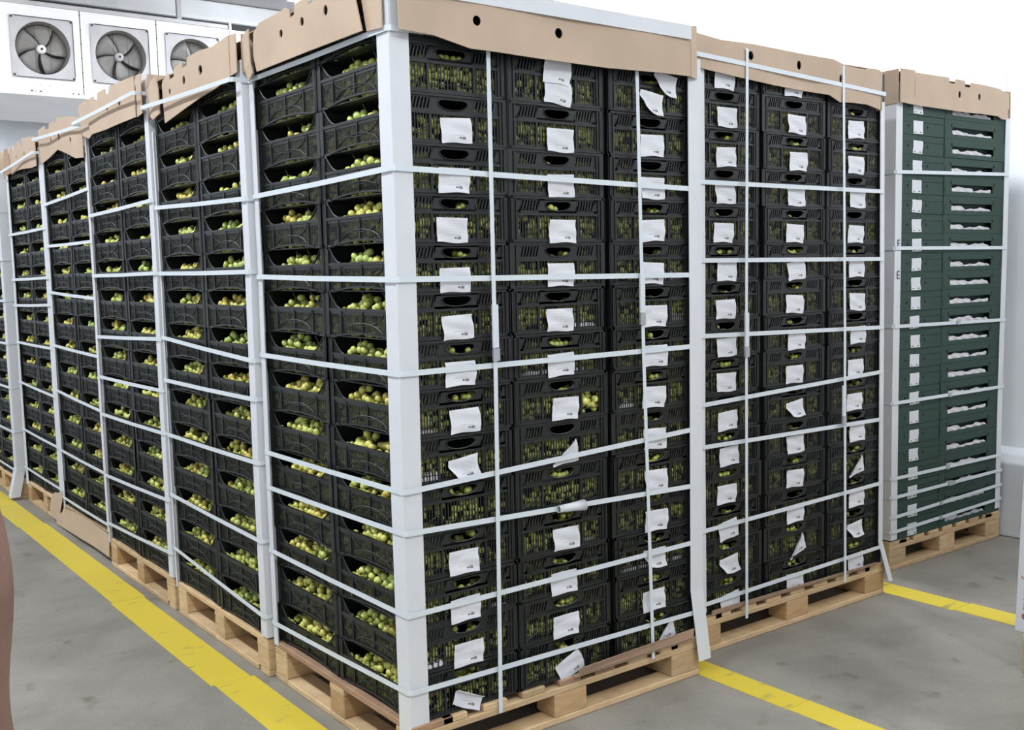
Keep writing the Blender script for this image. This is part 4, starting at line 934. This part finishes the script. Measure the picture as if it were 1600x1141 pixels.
fo = ob('loose_grapes', me); tag(fo, 'loose green grapes filling the crates behind the slotted walls', 'grapes', None, 'stuff')
ng = bpy.data.node_groups.new('grape_scatter', 'GeometryNodeTree')
ng.interface.new_socket('Geometry', in_out='INPUT', socket_type='NodeSocketGeometry'); ng.interface.new_socket('Geometry', in_out='OUTPUT', socket_type='NodeSocketGeometry')
nd = ng.nodes; gi = nd.new('NodeGroupInput'); go = nd.new('NodeGroupOutput'); ip = nd.new('GeometryNodeInstanceOnPoints')
ico = nd.new('GeometryNodeMeshUVSphere'); ico.inputs['Segments'].default_value = 10; ico.inputs['Rings'].default_value = 7; ico.inputs['Radius'].default_value = 1
ss_ = nd.new('GeometryNodeSetShadeSmooth'); sm_ = nd.new('GeometryNodeSetMaterial'); sm_.inputs['Material'].default_value = M_['fill']
na = nd.new('GeometryNodeInputNamedAttribute'); na.data_type = 'FLOAT'; na.inputs['Name'].default_value = 'rad'
ng.links.new(gi.outputs[0], ip.inputs['Points']); ng.links.new(ico.outputs[0], ss_.inputs[0]); ng.links.new(ss_.outputs[0], sm_.inputs[0]); ng.links.new(sm_.outputs[0], ip.inputs['Instance'])
ng.links.new(na.outputs['Attribute'], ip.inputs['Scale']); ng.links.new(ip.outputs[0], go.inputs[0])
fm = fo.modifiers.new('scatter', 'NODES'); fm.node_group = ng

# ================================================================== person at the left edge
def person():
    r2 = Vector((0.80, -0.60, 0)); f2 = Vector((0.60, 0.80, 0)); Z = Vector((0, 0, 1))
    Tc = Vector((-1.712, -1.352, 0))
    def P(r, f, z): return Tc + r2*r + f2*f + Z*z
    e = Vector((-1.392, -1.584, 0)) - Tc; er, ef = e.dot(r2), e.dot(f2)
    def skin(name, joints, links, mt, parent=None, lv=2):
        me = bpy.data.meshes.new(name); me.from_pydata([tuple(j[0]) for j in joints], links, []); me.materials.append(mt)
        o = ob(name, me, parent); bm = bmesh.new(); bm.from_mesh(me); sl = bm.verts.layers.skin.verify()
        for v, j in zip(bm.verts, joints):
            rr = j[1]; v[sl].radius = rr if isinstance(rr, tuple) else (rr, rr); v[sl].use_root = (v.index == 0)
        bm.to_mesh(me); bm.free()
        s = o.modifiers.new('skin', 'SKIN'); s.use_smooth_shade = True
        u = o.modifiers.new('sub', 'SUBSURF'); u.levels = lv; u.render_levels = lv
        return o
    J = []; K = []
    def add(p, rr, par=None):
        J.append((p, rr)); 
        if par is not None: K.append((par, len(J)-1))
        return len(J)-1
    pel = add(P(0, 0, 0.96), (0.14, 0.11)); wa = add(P(0, 0, 1.12), (0.135, 0.10), pel); ch = add(P(0, 0, 1.30), (0.155, 0.11), wa); nk0 = add(P(0, 0, 1.44), (0.09, 0.07), ch)
    nk = add(P(0, 0.01, 1.51), 0.052, nk0); hd0 = add(P(0, 0.025, 1.58), (0.062, 0.07), nk); hd1 = add(P(0, 0.03, 1.66), (0.074, 0.09), hd0); add(P(0, 0.025, 1.73), (0.06, 0.075), hd1)
    for s in (1, -1):
        sh = add(P(s*0.17, 0, 1.42), 0.058, nk0)
        if s == 1:
            ua = add(P(er-0.042, ef, 1.37), 0.050, sh); ub = add(P(er+0.000, ef, 1.29), 0.0445, ua); uc = add(P(er+0.005, ef, 1.21), 0.0455, ub); el = add(P(er-0.009, ef+0.0, 1.135), 0.0425, uc)
            f1 = add(P(er-0.014, ef+0.02, 1.06), 0.043, el); f3 = add(P(er-0.005, ef+0.07, 0.94), 0.033, f1); wr = add(P(er-0.01, ef+0.10, 0.87), (0.028, 0.022), f3); base = (er-0.012, ef+0.12, 0.82)
        else:
            ua = add(P(-0.24, 0, 1.28), 0.048, sh); el = add(P(-0.27, -0.01, 1.13), 0.040, ua); f1 = add(P(-0.28, 0.02, 1.05), 0.041, el); wr = add(P(-0.27, 0.08, 0.87), (0.027, 0.021), f1); base = (-0.265, 0.10, 0.82)
        pa = add(P(*base), (0.020, 0.038), wr)
        for q, (df, ln) in enumerate(((0.03, 0.072), (0.010, 0.080), (-0.010, 0.075), (-0.028, 0.060))):
            k1 = add(P(base[0], base[1]+df, base[2]-0.045), 0.0095, pa); k2 = add(P(base[0]-s*0.008, base[1]+df+0.004, base[2]-0.045-ln*0.55), 0.0085, k1); add(P(base[0]-s*0.022, base[1]+df+0.006, base[2]-0.045-ln), 0.0075, k2)
        th = add(P(base[0]-s*0.006, base[1]+0.045, base[2]-0.005), 0.011, pa); add(P(base[0]-s*0.012, base[1]+0.062, base[2]-0.045), 0.0095, th)
        hp = add(P(s*0.095, 0, 0.88), 0.085, pel); kn = add(P(s*0.105, 0.015, 0.50), 0.056, hp); cf = add(P(s*0.11, -0.005, 0.36), 0.055, kn); an = add(P(s*0.115, -0.01, 0.09), 0.037, cf); ft = add(P(s*0.12, 0.05, 0.05), (0.04, 0.035), an); add(P(s*0.13, 0.15, 0.035), (0.04, 0.024), ft)
    body = skin('person', J, K, M_['skin'])
    tag(body, 'person at the left edge, only a bare arm showing', 'person')
    # face
    for s in (1, -1):
        MB().lathe([(0.0001, -0.012), (0.009, -0.008), (0.012, 0), (0.009, 0.008), (0.0001, 0.012)], P(s*0.032, 0.108, 1.665), 'z', 10).build('eye', M_['white'], body, True)
        MB().lathe([(0.0001, -0.03), (0.010, -0.02), (0.014, 0), (0.012, 0.02), (0.0001, 0.03)], P(s*0.080, 0.02, 1.65), 'z', 10).build('ear', M_['skin'], body, True)
    MB().tube([P(0, 0.112, 1.67), P(0, 0.125, 1.64), P(0, 0.130, 1.625), P(0, 0.112, 1.615)], 0.010, 8).build('nose', M_['skin'], body, True)
    MB().tube([P(-0.024, 0.104, 1.592), P(0, 0.112, 1.59), P(0.024, 0.104, 1.592)], 0.006, 8).build('mouth', mat('lips', (0.30, 0.10, 0.08), 0.5), body, True)
    skin('hair', [(P(0, 0.0, 1.71), (0.085, 0.098)), (P(0, -0.03, 1.66), (0.078, 0.07)), (P(0, 0.02, 1.755), (0.06, 0.07))], [(0, 1), (0, 2)], M_['hair'], body)
    skin('shirt', [(P(0, 0, 0.94), (0.158, 0.128)), (P(0, 0, 1.12), (0.152, 0.118)), (P(0, 0, 1.30), (0.170, 0.126)), (P(0, 0, 1.435), (0.10, 0.082)),
                   (P(0.17, 0, 1.425), 0.070), (P(er-0.062, ef, 1.375), 0.060), (P(-0.17, 0, 1.425), 0.070), (P(-0.235, 0, 1.30), 0.062)],
         [(0, 1), (1, 2), (2, 3), (3, 4), (4, 5), (3, 6), (6, 7)], M_['shirt'], body)
    skin('trousers', [(P(0, 0, 0.98), (0.150, 0.122))] + [q for s in (1, -1) for q in ((P(s*0.095, 0, 0.88), 0.098), (P(s*0.105, 0.015, 0.50), 0.072), (P(s*0.115, 0, 0.10), 0.058))],
         [(0, 1), (1, 2), (2, 3), (0, 4), (4, 5), (5, 6)], M_['jean'], body)
    for s in (1, -1):
        skin('shoe', [(P(s*0.12, -0.03, 0.05), (0.048, 0.046)), (P(s*0.125, 0.06, 0.045), (0.048, 0.04)), (P(s*0.132, 0.16, 0.038), (0.046, 0.032))], [(0, 1), (1, 2)], M_['darkm'], body)
person()
print('bunches', NB, 'crates', len(ALLC), 'fill', len(pts))
